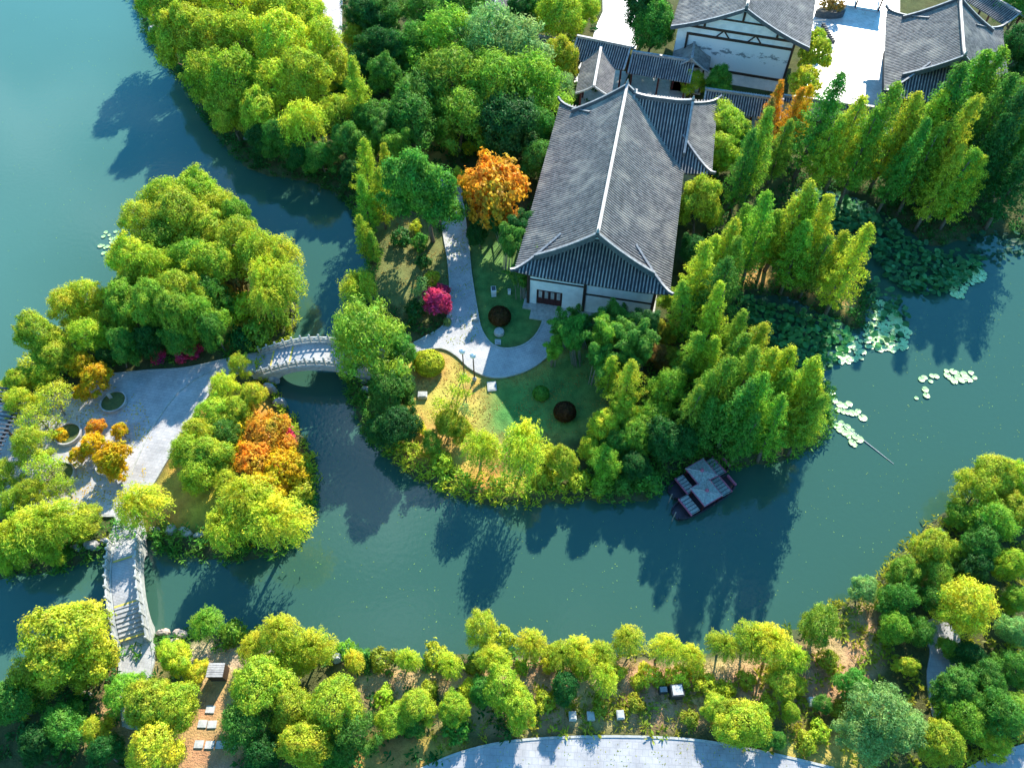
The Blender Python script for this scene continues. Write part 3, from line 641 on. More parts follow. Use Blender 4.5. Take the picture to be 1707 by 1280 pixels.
# ------------------------------------------------------------------ arch bridges
def arch_bridge(p0, p1, width, rise, label, npost, flights, z0=0.8, clear=0.9):
    p0 = np.array(p0); p1 = np.array(p1); d = p1 - p0; L = float(np.linalg.norm(d)); f = Frame(p0, atan2(d[0], d[1]))
    hw = width / 2
    root = thing('arch_bridge', (*((p0 + p1) / 2), 0), label, 'bridge')
    top = lambda s: z0 + rise * sin(pi * min(max(s / L, 0), 1)) ** 1.15 if 0 < s < L else z0
    def under(s):
        u = (s / L - 0.5) / 0.33
        return -0.8 if abs(u) >= 1 else min(-0.1 + (z0 + rise - 0.55) * sqrt(1 - u * u), top(s) - 0.3)
    ss = np.unique(np.concatenate([np.linspace(0, L, 41), [L * 0.1701, L * 0.8299]]))
    b = MB(); c = []
    for s in ss: c.append([f.w(-hw, s, under(s)), f.w(-hw, s, top(s) - 0.02), f.w(hw, s, top(s) - 0.02), f.w(hw, s, under(s))])
    V = [q for r in c for q in r]; F = []
    for i in range(len(ss) - 1):
        for k in range(4): F.append((4 * i + k, 4 * i + (k + 1) % 4, 4 * i + 4 + (k + 1) % 4, 4 * i + 4 + k))
    F += [(0, 3, 2, 1), (4 * len(ss) - 4, 4 * len(ss) - 3, 4 * len(ss) - 2, 4 * len(ss) - 1)]
    b.add(V, F); mk('arch', b, M['stone'], root)
    # deck: smooth slabs and flights of steps
    marks = sorted({0.0, 1.0} | {x for fl in flights for x in fl[:2]})
    for a_, b_ in zip(marks[:-1], marks[1:]):
        fl = [q for q in flights if abs(q[0] - a_) < 1e-6]
        if fl:
            k = fl[0][2]
            for i in range(k):
                s0 = L * (a_ + (b_ - a_) * i / k); s1 = L * (a_ + (b_ - a_) * (i + 1) / k) - 0.004
                zt = max(top(s0), top(s1)) + 0.05
                q = MB(); fbox(q, f, -hw + 0.34, hw - 0.34, s0, s1, min(top(s0), top(s1)) - 0.1, zt); st = mk('step', q, M['path'], root)
                if i in (0, k - 1):
                    q = MB(); sA = s0 if i == 0 else s1 - 0.18
                    fbox(q, f, -hw + 0.36, hw - 0.36, sA + 0.01, sA + 0.17, zt + 0.003, zt + 0.012); mk('edge_strip', q, M['yellow'], st)
        else:
            s2 = np.linspace(L * a_, L * b_ - 0.004, 10); q = MB()
            q.grid([[f.w(x, s, top(s) + 0.03) for x in (-hw + 0.34, hw - 0.34)] for s in s2]); mk('deck', q, M['path'], root)
    for sg in (-1, 1):
        x = sg * (hw - 0.14)
        mk('coping', MB().sweep([f.w(sg * (hw - 0.17), s, top(s) - 0.02) for s in np.linspace(0, L, 24)], 0.24, 0.12), M['stone_white'], root)
        sp = np.linspace(0.2, L - 0.2, npost)
        for s in sp:
            z = top(s) + 0.1; q = MB(); fbox(q, f, x - 0.08, x + 0.08, s - 0.08, s + 0.08, z, z + 0.88); po = mk('post', q, M['stone'], root)
            c_ = f.w(x, s, z + 0.88); mk('post_cap', MB().lathe(c_, [(0.05, 0), (0.10, 0.05), (0.10, 0.13), (0.03, 0.22)], 8), M['stone_white'], po)
        for s0, s1 in zip(sp[:-1], sp[1:]):
            ln = [f.w(x, s, top(s) + 0.14) for s in np.linspace(s0 + 0.11, s1 - 0.11, 4)]
            pn = mk('rail_panel', MB().sweep(ln, 0.07, 0.40), M['stone'], root)
            mk('handrail', MB().sweep([(a[0], a[1], a[2] + 0.58) for a in ln], 0.11, 0.09), M['stone_white'], pn)
            mk('baluster', MB().sweep([(ln[1][0], ln[1][1], ln[1][2] + 0.42), (ln[2][0], ln[2][1], ln[2][2] + 0.42)], 0.08, 0.24), M['stone'], pn)
    return root
arch_bridge((G(424, 613, 0.8) + G(430, 606, 0.8)) / 2, G(648, 612, 0.8), 2.9, 2.0, 'arched white stone footbridge between the planted island and the hall garden', 15, [(0.13, 0.30, 6), (0.66, 0.84, 6)])
arch_bridge(G(211, 898, 0.8), G(226, 1082, 0.8), 2.5, 1.2, 'arched white stone footbridge with yellow edged steps over the lower canal', 11, [(0.22, 0.24, 1), (0.64, 0.92, 8)])

# ------------------------------------------------------------------ boats
def boat(pc, az, L, label):
    f = Frame(pc, az); root = thing('canopy_boat', (*pc, 0), label, 'boat', 'canopied boats moored side by side')
    hb = 1.0
    def wd(s):
        u = abs(s) / (L / 2); return hb * (1 - 0.45 * u ** 4)
    ss = np.linspace(-L / 2, L / 2, 15)
    c = []
    for s in ss:
        z = 0.42 + 0.28 * (abs(s) / (L / 2)) ** 3; w_ = wd(s)
        c.append([f.w(-w_ * 0.75, s * 0.97, -0.25), f.w(-w_, s, z), f.w(-w_ + 0.12, s, z), f.w(-w_ + 0.14, s, 0.22), f.w(w_ - 0.14, s, 0.22), f.w(w_ - 0.12, s, z), f.w(w_, s, z), f.w(w_ * 0.75, s * 0.97, -0.25)])
    V = [q for r in c for q in r]; F = []
    for i in range(len(ss) - 1):
        for k in range(8): F.append((8 * i + k, 8 * i + (k + 1) % 8, 8 * i + 8 + (k + 1) % 8, 8 * i + 8 + k))
    F += [tuple(range(8))[::-1], tuple(range(8 * len(ss) - 8, 8 * len(ss)))]
    mk('hull', MB().add(V, F), M['hull'], root)
    for s0, s1 in ((-L / 2 + 1.0, -1.2), (1.2, L / 2 - 0.9)):    # low slatted cabin covers fore and aft
        cv = MB(); fbox(cv, f, -0.86, 0.86, s0, s1, 0.80, 0.86); cvo = mk('cabin_cover', cv, M['reed_roof'], root)
        k = 0; x = -0.8
        while x < 0.85:
            q = MB(); fbox(q, f, x - 0.03, x + 0.03, s0, s1, 0.861, 0.90); mk('slat', q, M['ridge_dark'], cvo); x += 0.32
        for x in (-0.78, 0.78):
            for s in (s0 + 0.1, s1 - 0.1):
                q = MB(); fbox(q, f, x - 0.05, x + 0.05, s - 0.05, s + 0.05, 0.2, 0.80); mk('post', q, M['timber_red'], root)
        q = MB(); e = s1 if s0 > 0 else s0
        fbox(q, f, -0.9, 0.9, e - 0.05, e + 0.05, 0.76, 0.91); mk('trim', q, M['pink'], cvo)
    r = 0.96; zt = 1.4
    for sx in (-1, 1):
        for sy in (-1, 1):
            q = MB(); fbox(q, f, sx * 0.78 - 0.06, sx * 0.78 + 0.06, sy * 0.85 - 0.06, sy * 0.85 + 0.06, 0.2, zt + 0.08); mk('post', q, M['timber_red'], root)
    ap = f.w(0, 0, zt + 0.30)
    cs = [f.w(-r, -r, zt + 0.1), f.w(r, -r, zt + 0.1), f.w(r, r, zt + 0.1), f.w(-r, r, zt + 0.1)]
    cn_ = mk('canopy', MB().add(cs + [ap], [(0, 1, 4), (1, 2, 4), (2, 3, 4), (3, 0, 4), (3, 2, 1, 0)]), M['reed_roof'], root)
    for c_ in cs:
        mk('rib', MB().tube([c_, tuple(0.5 * np.array(c_) + 0.5 * np.array(ap) + [0, 0, 0.02]), ap], [0.07, 0.055, 0.06], 5), M['pink'] if False else M['ridge'], cn_)
    mk('fascia', MB().sweep([(p[0], p[1], zt + 0.0) for p in cs], 0.07, 0.13, closed=True), M['pink'], cn_)
    mk('finial', MB().lathe(ap, [(0.14, -0.02), (0.17, 0.08), (0.08, 0.2), (0.1, 0.28), (0.02, 0.4)], 8), M['pink'], cn_)
    q = MB(); e = L / 2; q.box(f.w(0, e - 0.12, 0.66), (1.1, 0.16, 0.22), -az); mk('stern_board', q, M['pink'], root)
    return root
b0, b1 = G(1128, 852, 0.4), G(1216, 800, 0.4); dd = b1 - b0; azb = atan2(dd[0], dd[1])
boat(G(1174, 828, 0.6), azb, 6.2, 'outer canopied wooden boat with pale hip ribs, moored farther from the bank')
boat(G(1166, 795, 0.6), azb, 6.0, 'inner canopied wooden boat moored against the green bank')

for k, (x_, y_) in enumerate(((1120, 868), (1114, 838))):
    q = G(x_, y_, 0); tag(mk('mooring_pole', MB().tube([(q[0], q[1], -0.6), (q[0] + 0.08, q[1] + 0.05, 1.5)], 0.05, 6), M['bark_pale']), ('thin mooring pole off the outer boat stern', 'thin mooring pole off the inner boat stern')[k], 'pole')
# ------------------------------------------------------------------ plants: prototype meshes
def leaf_quads(Cn, Nn, L, Wd, Tn=None):
    n_ = len(Cn); Nn = Nn / (np.linalg.norm(Nn, axis=1, keepdims=True) + 1e-9)
    if Tn is None: Tn = rng.normal(size=(n_, 3))
    Tn = Tn - (Tn * Nn).sum(1, keepdims=True) * Nn; Tn /= (np.linalg.norm(Tn, axis=1, keepdims=True) + 1e-9)
    B = np.cross(Nn, Tn); L = np.asarray(L).reshape(-1, 1) * np.ones((n_, 1)); Wd = np.asarray(Wd).reshape(-1, 1) * np.ones((n_, 1))
    V = np.stack([Cn - Tn * L / 2, Cn + B * Wd / 2 + Tn * L * 0.05, Cn + Tn * L / 2, Cn - B * Wd / 2 + Tn * L * 0.05], 1).reshape(-1, 3)
    return V
def quads_mesh(name, V, mat='leaf'):
    F = np.arange(len(V), dtype=np.int32).reshape(-1, 4); me = np_mesh(name, V, F); me.materials.append(M[mat]); return me
def rdir(n_):
    d = rng.normal(size=(n_, 3)); return d / np.linalg.norm(d, axis=1, keepdims=True)
def lobes_crown(lobes, tuft_r, n_tuft, n_leaf, L, Wd, flat=1.0, up=0.0):
    """lobes: list of (centre, radius); tufts of leaves spread over their outer skin"""
    Cs = []; Ns = []
    area = np.array([r ** 2 for c, r in lobes]); area /= area.sum()
    for (c, r), a in zip(lobes, area):
        k = int(n_tuft * a * 1.6); d = rdir(k); rr = r * (0.68 + 0.52 * rng.random(k))[:, None]
        p = np.array(c) + d * rr * [1, 1, flat]
        keep = np.ones(k, bool)
        for (c2, r2) in lobes:
            if c2 is c: continue
            q = (p - np.array(c2)) / [1, 1, flat]
            keep &= np.linalg.norm(q, axis=1) > r2 * 0.86
        keep &= ~((d[:, 2] < -0.35) & (rng.random(k) < 0.7))
        Cs.append(p[keep]); Ns.append(d[keep])
    Cs = np.concatenate(Cs); Ns = np.concatenate(Ns)
    k = len(Cs); sz = tuft_r * (0.6 + 0.8 * rng.random(k))
    off = rdir(k * n_leaf).reshape(k, n_leaf, 3) * (rng.random((k, n_leaf, 1)) ** 0.4)
    off = off * sz[:, None, None]
    P = (Cs[:, None, :] + off).reshape(-1, 3)
    nn = (0.75 * off / sz[:, None, None] + 0.7 * Ns[:, None, :] + [0, 0, up]).reshape(-1, 3) + 0.55 * rdir(k * n_leaf)
    m_ = len(P); return leaf_quads(P, nn, L * (0.7 + 0.6 * rng.random(m_)), Wd * (0.7 + 0.6 * rng.random(m_)))
def trunk_mesh(name, H, r, limbs, mat='bark'):
    b = MB(); lean = rng.normal(size=2) * 0.15
    pts = [(lean[0] * (t / H) ** 2 * 2, lean[1] * (t / H) ** 2 * 2, t) for t in np.linspace(-0.4, H, 7)]
    b.tube(pts, [r * (1.25 - 0.9 * k / 6) for k in range(7)], 7)
    for c, rr in limbs:
        z0 = min(H * 0.95, max(H * 0.35, c[2] - 1.2 * rr - 0.5)); t = max(z0, 0) / H
        p0 = (lean[0] * t * t * 2, lean[1] * t * t * 2, z0)
        mid = tuple(0.5 * np.array(p0) + 0.5 * np.array(c) + [0, 0, -0.15])
        b.tube([p0, mid, tuple(c)], [r * 0.5, r * 0.33, r * 0.12], 5)
    me = bpy.data.meshes.new(name); me.from_pydata(b.v, [], b.f); me.update(); me.shade_smooth(); me.materials.append(M[mat]); return me

PROTO = {}    # kind -> list of (crown mesh, trunk mesh), width, centre height
def dome_lobes(R, z0, H, n_, rmin, rmax, seed):
    r_ = np.random.default_rng(seed); out_ = []
    out_.append(((0.0, 0.0, z0 + (H - z0) * 0.5), R * 0.55))
    for i in range(n_):
        t = i / n_; a = 2.4 * i + r_.random() * 0.8; el = (0.05 + 0.95 * t) * pi / 2
        rad = rmin + (rmax - rmin) * r_.random()
        rr = (R - rad * 0.8) * cos(el) ** 0.8 * (0.68 + 0.42 * r_.random())
        zz = z0 + rad * 0.6 + (H - z0 - rad * 1.3) * sin(el) * (0.85 + 0.2 * r_.random())
        out_.append(((rr * cos(a), rr * sin(a), zz), rad))
    for i in range(int(n_ * 1.3)):        # small outer clumps that break the outline
        c, r = out_[int(r_.integers(1, len(out_)))]; v = r_.normal(size=3); v[2] = abs(v[2]) * 0.8; v /= np.linalg.norm(v)
        out_.append((tuple(np.array(c) + v * r * (0.85 + 0.5 * r_.random())), r * (0.28 + 0.2 * r_.random())))
    return out_
for k in range(4):
    lb = dome_lobes(3.0, 1.9, 6.8, 19, 0.5, 1.35, 10 + k)
    PROTO.setdefault('broad', []).append((quads_mesh('crown', lobes_crown(lb, 0.33, 2000, 16, 0.20, 0.11, 0.74, 0.25)), trunk_mesh('trunk', 4.0, 0.17, lb[1:19:2])))
for k in range(2):
    lb = dome_lobes(3.0, 1.8, 6.4, 26, 0.5, 0.9, 20 + k)
    PROTO.setdefault('fluffy', []).append((quads_mesh('crown', lobes_crown(lb, 0.42, 900, 15, 0.30, 0.085, 0.95, 0.1)), trunk_mesh('trunk', 4.0, 0.15, lb[1:26:3])))
for k in range(2):
    lb = dome_lobes(2.6, 1.6, 5.2, 16, 0.6, 0.95, 30 + k)
    PROTO.setdefault('maple', []).append((quads_mesh('crown', lobes_crown(lb, 0.26, 900, 12, 0.22, 0.17, 0.8, 0.35)), trunk_mesh('trunk', 3.2, 0.13, lb[1:16:2])))
for k in range(2):
    lb = dome_lobes(2.6, 1.8, 5.6, 13, 0.5, 0.8, 40 + k)
    PROTO.setdefault('sparse', []).append((quads_mesh('crown', lobes_crown(lb, 0.4, 330, 9, 0.2, 0.11, 0.9, 0.2)), trunk_mesh('trunk', 4.0, 0.12, lb[:26], 'bark_pale')))
for k in range(3):     # low shrubs
    lb = dome_lobes(1.0, 0.1, 1.5, 7, 0.4, 0.6, 50 + k)
    PROTO.setdefault('shrub', []).append((quads_mesh('crown', lobes_crown(lb, 0.2, 260, 12, 0.2, 0.11, 0.9, 0.2)), trunk_mesh('trunk', 0.9, 0.05, lb[1:4])))
# clipped ball
d = rdir(5200); d[:, 2] = np.abs(d[:, 2]) * 1.0 - 0.35 * rng.random(5200)
P = d * (0.94 + 0.08 * rng.random((5200, 1))) * [1, 1, 0.85] + [0, 0, 0.62]
V = leaf_quads(P, d + 0.5 * rdir(5200), 0.13, 0.09)
PROTO['ball'] = [(quads_mesh('crown', V), trunk_mesh('trunk', 0.6, 0.08, [((0.3, 0.2, 0.6), 0.3)]))]
# spindly sapling
for k in range(2):
    lb = [((rng.normal() * 0.3, rng.normal() * 0.3, 2.0 + 0.5 * i), 0.35) for i in range(4)]
    PROTO.setdefault('sapling', []).append((quads_mesh('crown', lobes_crown(lb, 0.25, 60, 7, 0.16, 0.08)), trunk_mesh('trunk', 3.4, 0.05, lb)))
# conical redwood with upswept feathery sprays
for k in range(5):
    H = 11.6; R = 2.25 + 0.1 * k; nb = 150; Cs = []; Ns = []; Ts = []; ph = rng.random() * 6
    for i in range(nb):
        t = (i + 0.5) / nb; z = 1.9 + (H - 1.9) * t; a = i * 2.39996 + rng.normal() * 0.3
        rad = R * ((1 - t) ** 0.80) * (0.62 + 0.5 * rng.random()) * (1.0 if t > 0.12 else 0.7) * (1 + 0.16 * sin(2 * a + ph) + 0.12 * sin(9 * t + ph)) + 0.14
        dirv = np.array([cos(a), sin(a), 0.34 + 0.5 * t]); nc = max(2, int(1 + 3.4 * rad / R + rng.random()))
        for u in np.linspace(0.35, 1.0, nc):
            m_ = int(15 + 8 * u); c = np.array([0, 0, z]) + u * dirv * rad - np.array([0, 0, 0.18]) * u * u + rng.normal(size=3) * 0.08
            off = rdir(m_) * (rng.random((m_, 1)) ** 0.45) * (0.22 + 0.20 * u) * [1.0, 1.0, 0.8]
            Cs.append(c + off); Ns.append(off * 2.2 + dirv * 0.5 + [0, 0, 0.3] + 0.45 * rng.normal(size=(m_, 3))); Ts.append(dirv * 0.6 + off * 2 + [0, 0, -0.3] + 0.4 * rng.normal(size=(m_, 3)))
    Cs = np.concatenate(Cs); V = leaf_quads(Cs, np.concatenate(Ns), 0.27 * (0.7 + 0.6 * rng.random(len(Cs))), 0.11, np.concatenate(Ts))
    PROTO.setdefault('redwood', []).append((quads_mesh('crown', V), trunk_mesh('trunk', 10.6, 0.2, [((0.6 * cos(j), 0.6 * sin(j), 3 + j), 0.4) for j in range(6)], 'bark')))
# willow: strands that rise, arch over and hang
for k in range(3):
    Cs = []; Ts = []; Ns = []
    for i in range(330):
        a = rng.random() * 2 * pi; R = 0.5 + 2.0 * rng.random() ** 0.6; z0 = 3.2 + 1.6 * rng.random(); zt = z0 + 0.9 + 0.9 * (1 - R / 2.6); dr = 1.2 + 1.9 * rng.random()
        m_ = 26; t = np.linspace(0.05, 1, m_); rr = R * (1 - (1 - t) ** 1.8); zz = z0 + (zt - z0) * np.sin(np.minimum(t * 1.7, 1) * pi / 2) - dr * np.maximum(t - 0.35, 0) ** 1.5 * 1.6
        pp = np.stack([rr * cos(a), rr * sin(a), zz], 1) + rng.normal(size=(m_, 3)) * 0.085
        tt = np.gradient(pp, axis=0) + rng.normal(size=(m_, 3)) * 0.05
        Cs.append(pp); Ts.append(tt); Ns.append(np.tile([cos(a) * 0.6, sin(a) * 0.6, 0.7], (m_, 1)) + 0.5 * rng.normal(size=(m_, 3)))
    Cs = np.concatenate(Cs); V = leaf_quads(Cs, np.concatenate(Ns), 0.30 * (0.7 + 0.6 * rng.random(len(Cs))), 0.085, np.concatenate(Ts))
    PROTO.setdefault('willow', []).append((quads_mesh('crown', V), trunk_mesh('trunk', 4.6, 0.15, [((1.1 * cos(j * 1.5), 1.1 * sin(j * 1.5), 4.3), 0.4) for j in range(5)])))
# bamboo: arching plumes
for k in range(3):
    Cs = []; Ts = []; Ns = []; b = MB()
    for i in range(15):
        a = 2.4 * i + rng.normal() * 0.3; R = 0.6 + 1.5 * rng.random(); H = 5.2 + 2.2 * rng.random(); x0, y0 = rng.normal(size=2) * 0.35
        t = np.linspace(0, 1, 60); cx = x0 + R * cos(a) * t ** 2.4; cy = y0 + R * sin(a) * t ** 2.4; cz = H * np.sin(t * 1.75) / 1.0
        b.tube([(cx[j], cy[j], cz[j]) for j in (0, 15, 30, 45, 59)], [0.045, 0.04, 0.03, 0.02, 0.01], 4)
        s_ = np.repeat(np.arange(20, 60), 22); m_ = len(s_); wdt = 0.62 * np.sin(np.clip((s_ - 16) / 44, 0, 1) * pi) ** 0.7 + 0.1
        dd_ = rdir(m_) * (rng.random((m_, 1)) ** 0.5) * wdt[:, None] * [1, 1, 0.7]
        pp = np.stack([cx[s_], cy[s_], cz[s_]], 1) + dd_
        Cs.append(pp); Ts.append(dd_ + [0, 0, -0.25]); Ns.append(dd_ / 0.5 + [0, 0, 0.6] + 0.5 * rdir(m_))
    Cs = np.concatenate(Cs); V = leaf_quads(Cs, np.concatenate(Ns), 0.36 * (0.7 + 0.6 * rng.random(len(Cs))), 0.07, np.concatenate(Ts))
    me = bpy.data.meshes.new('trunk'); me.from_pydata(b.v, [], b.f); me.update(); me.materials.append(M['bark_pale'])
    PROTO.setdefault('bamboo', []).append((quads_mesh('crown', V), me))
KIND = {  # width at scale 1, height of crown centre, name, category
    'broad': (6.3, 4.0, 'broadleaf_tree', 'tree'), 'fluffy': (6.3, 3.9, 'feathery_tree', 'tree'), 'maple': (5.4, 3.4, 'maple_tree', 'tree'),
    'sparse': (5.4, 3.6, 'thin_tree', 'tree'), 'shrub': (2.1, 0.8, 'shrub', 'shrub'), 'ball': (2.0, 0.65, 'clipped_bush', 'bush'),
    'sapling': (1.3, 2.0, 'sapling', 'tree'), 'redwood': (4.5, 6.0, 'redwood_tree', 'conifer'), 'willow': (4.9, 3.8, 'willow_tree', 'tree'), 'bamboo': (4.6, 4.4, 'bamboo_clump', 'bamboo')}
NOUN = {'broad': 'broadleaf tree', 'fluffy': 'feathery tree', 'maple': 'maple tree', 'sparse': 'thin twiggy tree', 'shrub': 'low shrub', 'ball': 'round clipped bush', 'sapling': 'thin sapling', 'redwood': 'conical redwood', 'willow': 'willow tree', 'bamboo': 'bamboo clump'}
CC = {'Y': ((0.86, 0.80, 0.055), 'yellow'), 'YG': ((0.68, 0.71, 0.05), 'yellow-green'), 'L': ((0.40, 0.58, 0.05), 'lime green'), 'G': ((0.19, 0.41, 0.05), 'green'),
      'D': ((0.07, 0.22, 0.04), 'dark green'), 'O': ((1.0, 0.42, 0.035), 'orange'), 'A': ((0.96, 0.60, 0.02), 'amber'), 'R': ((0.92, 0.08, 0.27), 'crimson'),
      'P': ((0.11, 0.04, 0.09), 'purple'), 'B': ((0.50, 0.28, 0.07), 'brown'), 'OY': ((0.50, 0.48, 0.04), 'olive'), 'RB': ((0.15, 0.055, 0.02), 'red-brown'), 'GR': ((0.42, 0.60, 0.16), 'pale green')}
ORD = ['first', 'second', 'third', 'fourth', 'fifth', 'sixth', 'seventh', 'eighth', 'ninth', 'tenth', 'eleventh', 'twelfth', 'thirteenth', 'fourteenth', 'fifteenth', 'sixteenth', 'seventeenth', 'eighteenth', 'nineteenth', 'twentieth', 'twenty-first', 'twenty-second', 'twenty-third', 'twenty-fourth', 'twenty-fifth', 'twenty-sixth', 'twenty-seventh', 'twenty-eighth', 'twenty-ninth', 'thirtieth']
cnt = 0
def plant(kind, px, py, wpx, cc, label, group, zmul=1.0):
    global cnt
    w1, hc, nm, cat = KIND[kind]
    s = wpx * random.uniform(0.93, 1.15) / ppm(px, py, ZL + 3) / w1
    if kind == 'broad': zmul = zmul * random.uniform(0.88, 1.15)
    if kind == 'redwood': s = s * 1.0; zmul = zmul * random.uniform(0.86, 1.16) * min(1.1, max(0.8, 1.0 / s * 0.95 + 0.1))
    q = G(px, py, ZL + hc * s * zmul)
    root = thing(nm, (q[0], q[1], ZL - 0.05), label, cat, group)
    tl = 0.03 if kind in ('ball', 'shrub') else 0.10 if kind != 'redwood' else 0.05
    root.rotation_euler = (random.gauss(0, tl), random.gauss(0, tl), random.uniform(0, 2 * pi)); sxy = s * random.uniform(0.95, 1.08); an = random.uniform(0.86, 1.16) if kind not in ('ball', 'redwood') else 1.0
    root.scale = (sxy * an, sxy / an, s * zmul * random.uniform(0.92, 1.1))
    v = PROTO[kind]; cm, tm = v[cnt % len(v)]; cnt += 1
    col = CC[cc][0]; j = random.uniform(0.86, 1.12); h = random.uniform(-0.06, 0.06)
    inst('crown' if kind not in ('shrub', 'ball') else 'foliage', cm, root, (col[0] * j * (1 + h), col[1] * j * (1 - h), col[2] * j))
    inst('trunk' if kind not in ('shrub', 'ball', 'bamboo') else 'stem', tm, root)
    return root
def grove(where, group, rows_):
    """rows_: (kind, x, y, width in photo pixels, colour[, z stretch]); every plant gets its own label"""
    by = {}
    for r in rows_: by.setdefault((r[0], r[4]), []).append(r)
    for (k, c), rs in by.items():
        rs.sort(key=lambda r: r[1])
        for i, r in enumerate(rs):
            t = '%s %s' % (CC[c][1], NOUN[k])
            lab = '%s %s' % (t, where) if len(rs) == 1 else '%s %s, %s from the left' % (t, where, ORD[i])
            plant(r[0], r[1], r[2], r[3], c, lab, group, r[5] if len(r) > 5 else 1.0)

grove('in the wood on the lake shore', 'trees of the lakeside wood', [
 ('broad',275,14,94,'YG',1.18),('broad',335,12,94,'YG',1.18),('fluffy',398,18,101,'Y',1.18),('fluffy',462,22,99,'YG',1.18),('broad',515,38,78,'Y',1.18),('broad',296,66,90,'YG',1.18),('fluffy',352,72,92,'YG',1.18),
 ('fluffy',412,80,99,'YG',1.18),('broad',474,84,94,'Y',1.18),('fluffy',530,92,81,'YG',1.18),('fluffy',342,130,83,'YG',1.18),('broad',398,140,94,'YG',1.18),('fluffy',458,150,90,'Y',1.18),('broad',520,146,85,'YG',1.18),('broad',566,120,58,'Y',1.18),
 ('broad',386,194,65,'YG',1.18),('broad',432,196,78,'YG',1.18)])
grove('by the end of the lakeside wood', 'trees where the lakeside wood ends', [
 ('willow',512,205,74,'Y',1.25),('willow',560,190,64,'YG'),('broad',470,236,66,'G',1.25),('broad',438,232,44,'D',1.25),('broad',536,258,58,'G',1.25),('broad',582,240,60,'G',1.25),('broad',500,262,46,'D',1.25),
 ('redwood',600,168,50,'YG'),('broad',596,150,52,'G'),('redwood',610,295,46,'YG'),('redwood',634,330,50,'YG'),('redwood',612,345,46,'L'),('redwood',644,282,36,'YG'),('redwood',608,400,34,'YG'),('redwood',622,412,32,'L'),
 ('broad',590,292,44,'D',1.25),('bamboo',640,240,60,'G'),('bamboo',665,262,56,'L'),('bamboo',622,250,50,'L')])
grove('beside the pink path', 'trees east of the pink path', [
 ('broad',604,26,74,'D'),('broad',655,22,84,'G'),('broad',620,78,72,'D'),('broad',600,112,60,'D'),('broad',655,88,70,'D'),('broad',588,60,40,'YG'),('fluffy',690,70,80,'G'),('broad',650,132,70,'G'),('fluffy',706,20,80,'G')])
grove('in the big green grove', 'big trees west of the long hall', [
 ('fluffy',742,66,134,'L'),('fluffy',802,82,132,'GR'),('fluffy',862,88,130,'GR'),('fluffy',770,20,101,'G'),('fluffy',756,138,134,'L'),('fluffy',822,150,134,'L'),('fluffy',884,150,116,'L'),('fluffy',700,166,112,'G'),
 ('broad',690,212,94,'G'),('fluffy',762,196,108,'L'),('broad',645,196,90,'G'),('broad',850,206,108,'D'),('broad',900,218,85,'G'),('broad',934,106,69,'Y'),('fluffy',935,150,63,'GR'),('broad',900,262,67,'G'),('broad',865,235,67,'D')])
grove('north of the gatehouse wall', 'trees round the gatehouse', [
 ('broad',930,34,92,'YG'),('broad',895,8,60,'G'),('broad',975,12,50,'YG'),('broad',1084,50,78,'G'),('broad',1082,6,84,'D'),('broad',868,18,50,'D')])
grove('between the two tiled roofs', 'small trees below the gabled house', [
 ('broad',1156,140,42,'YG'),('broad',1200,138,52,'G'),('broad',1206,168,44,'L')])
grove('against the white court', 'trees by the white court', [
 ('maple',1352,92,58,'YG',1.2),('maple',1342,132,64,'Y'),('maple',1362,62,40,'YG')])
grove('east of the courtyard hall', 'trees east of the courtyard hall', [
 ('broad',1695,20,70,'G'),('broad',1690,80,70,'D'),('broad',1712,120,60,'D')])
grove('between the path and the hall', 'trees round the hall path', [
 ('broad',712,318,104,'G',1.3),('maple',838,308,122,'O'),('shrub',782,246,26,'Y'),('shrub',822,222,34,'Y'),('shrub',826,246,26,'Y'),('bamboo',758,300,36,'YG'),('shrub',700,402,36,'G'),('shrub',694,376,26,'Y'),
 ('shrub',706,436,26,'D'),('shrub',668,396,36,'D'),('bamboo',846,414,64,'G'),('bamboo',880,436,60,'G'),('bamboo',838,372,56,'D'),('bamboo',872,390,60,'D'),('bamboo',872,470,44,'G'),('broad',800,388,44,'D',1.3),('shrub',830,352,44,'D')])
grove('at the path fork', 'small plants at the path fork', [
 ('maple',724,500,54,'R'),('maple',733,484,34,'R'),('shrub',720,464,28,'Y'),('sapling',690,488,26,'GR'),('sapling',702,496,20,'GR'),('shrub',746,536,16,'GR'),('shrub',706,470,24,'D'),('shrub',690,518,36,'D')])
grove('by the canal opposite the island', 'trees on the canal corner', [
 ('willow',595,488,76,'Y'),('fluffy',634,560,136,'L'),('broad',664,590,70,'G'),('broad',650,652,84,'G'),('broad',660,700,74,'D'),('broad',612,560,60,'YG'),('broad',640,715,60,'D'),('broad',668,640,60,'D')])
grove('on the hall lawn', 'clipped bushes on the hall lawn', [
 ('ball',832,526,36,'RB'),('ball',902,655,28,'G'),('ball',942,686,36,'RB'),('ball',716,604,50,'Y'),('ball',704,600,36,'YG')])
grove('standing on the sunny lawn', 'saplings on the sunny lawn', [
 ('sapling',756,668,26,'YG'),('sapling',778,660,26,'YG'),('sapling',742,690,28,'YG'),('sapling',776,690,24,'GR')])
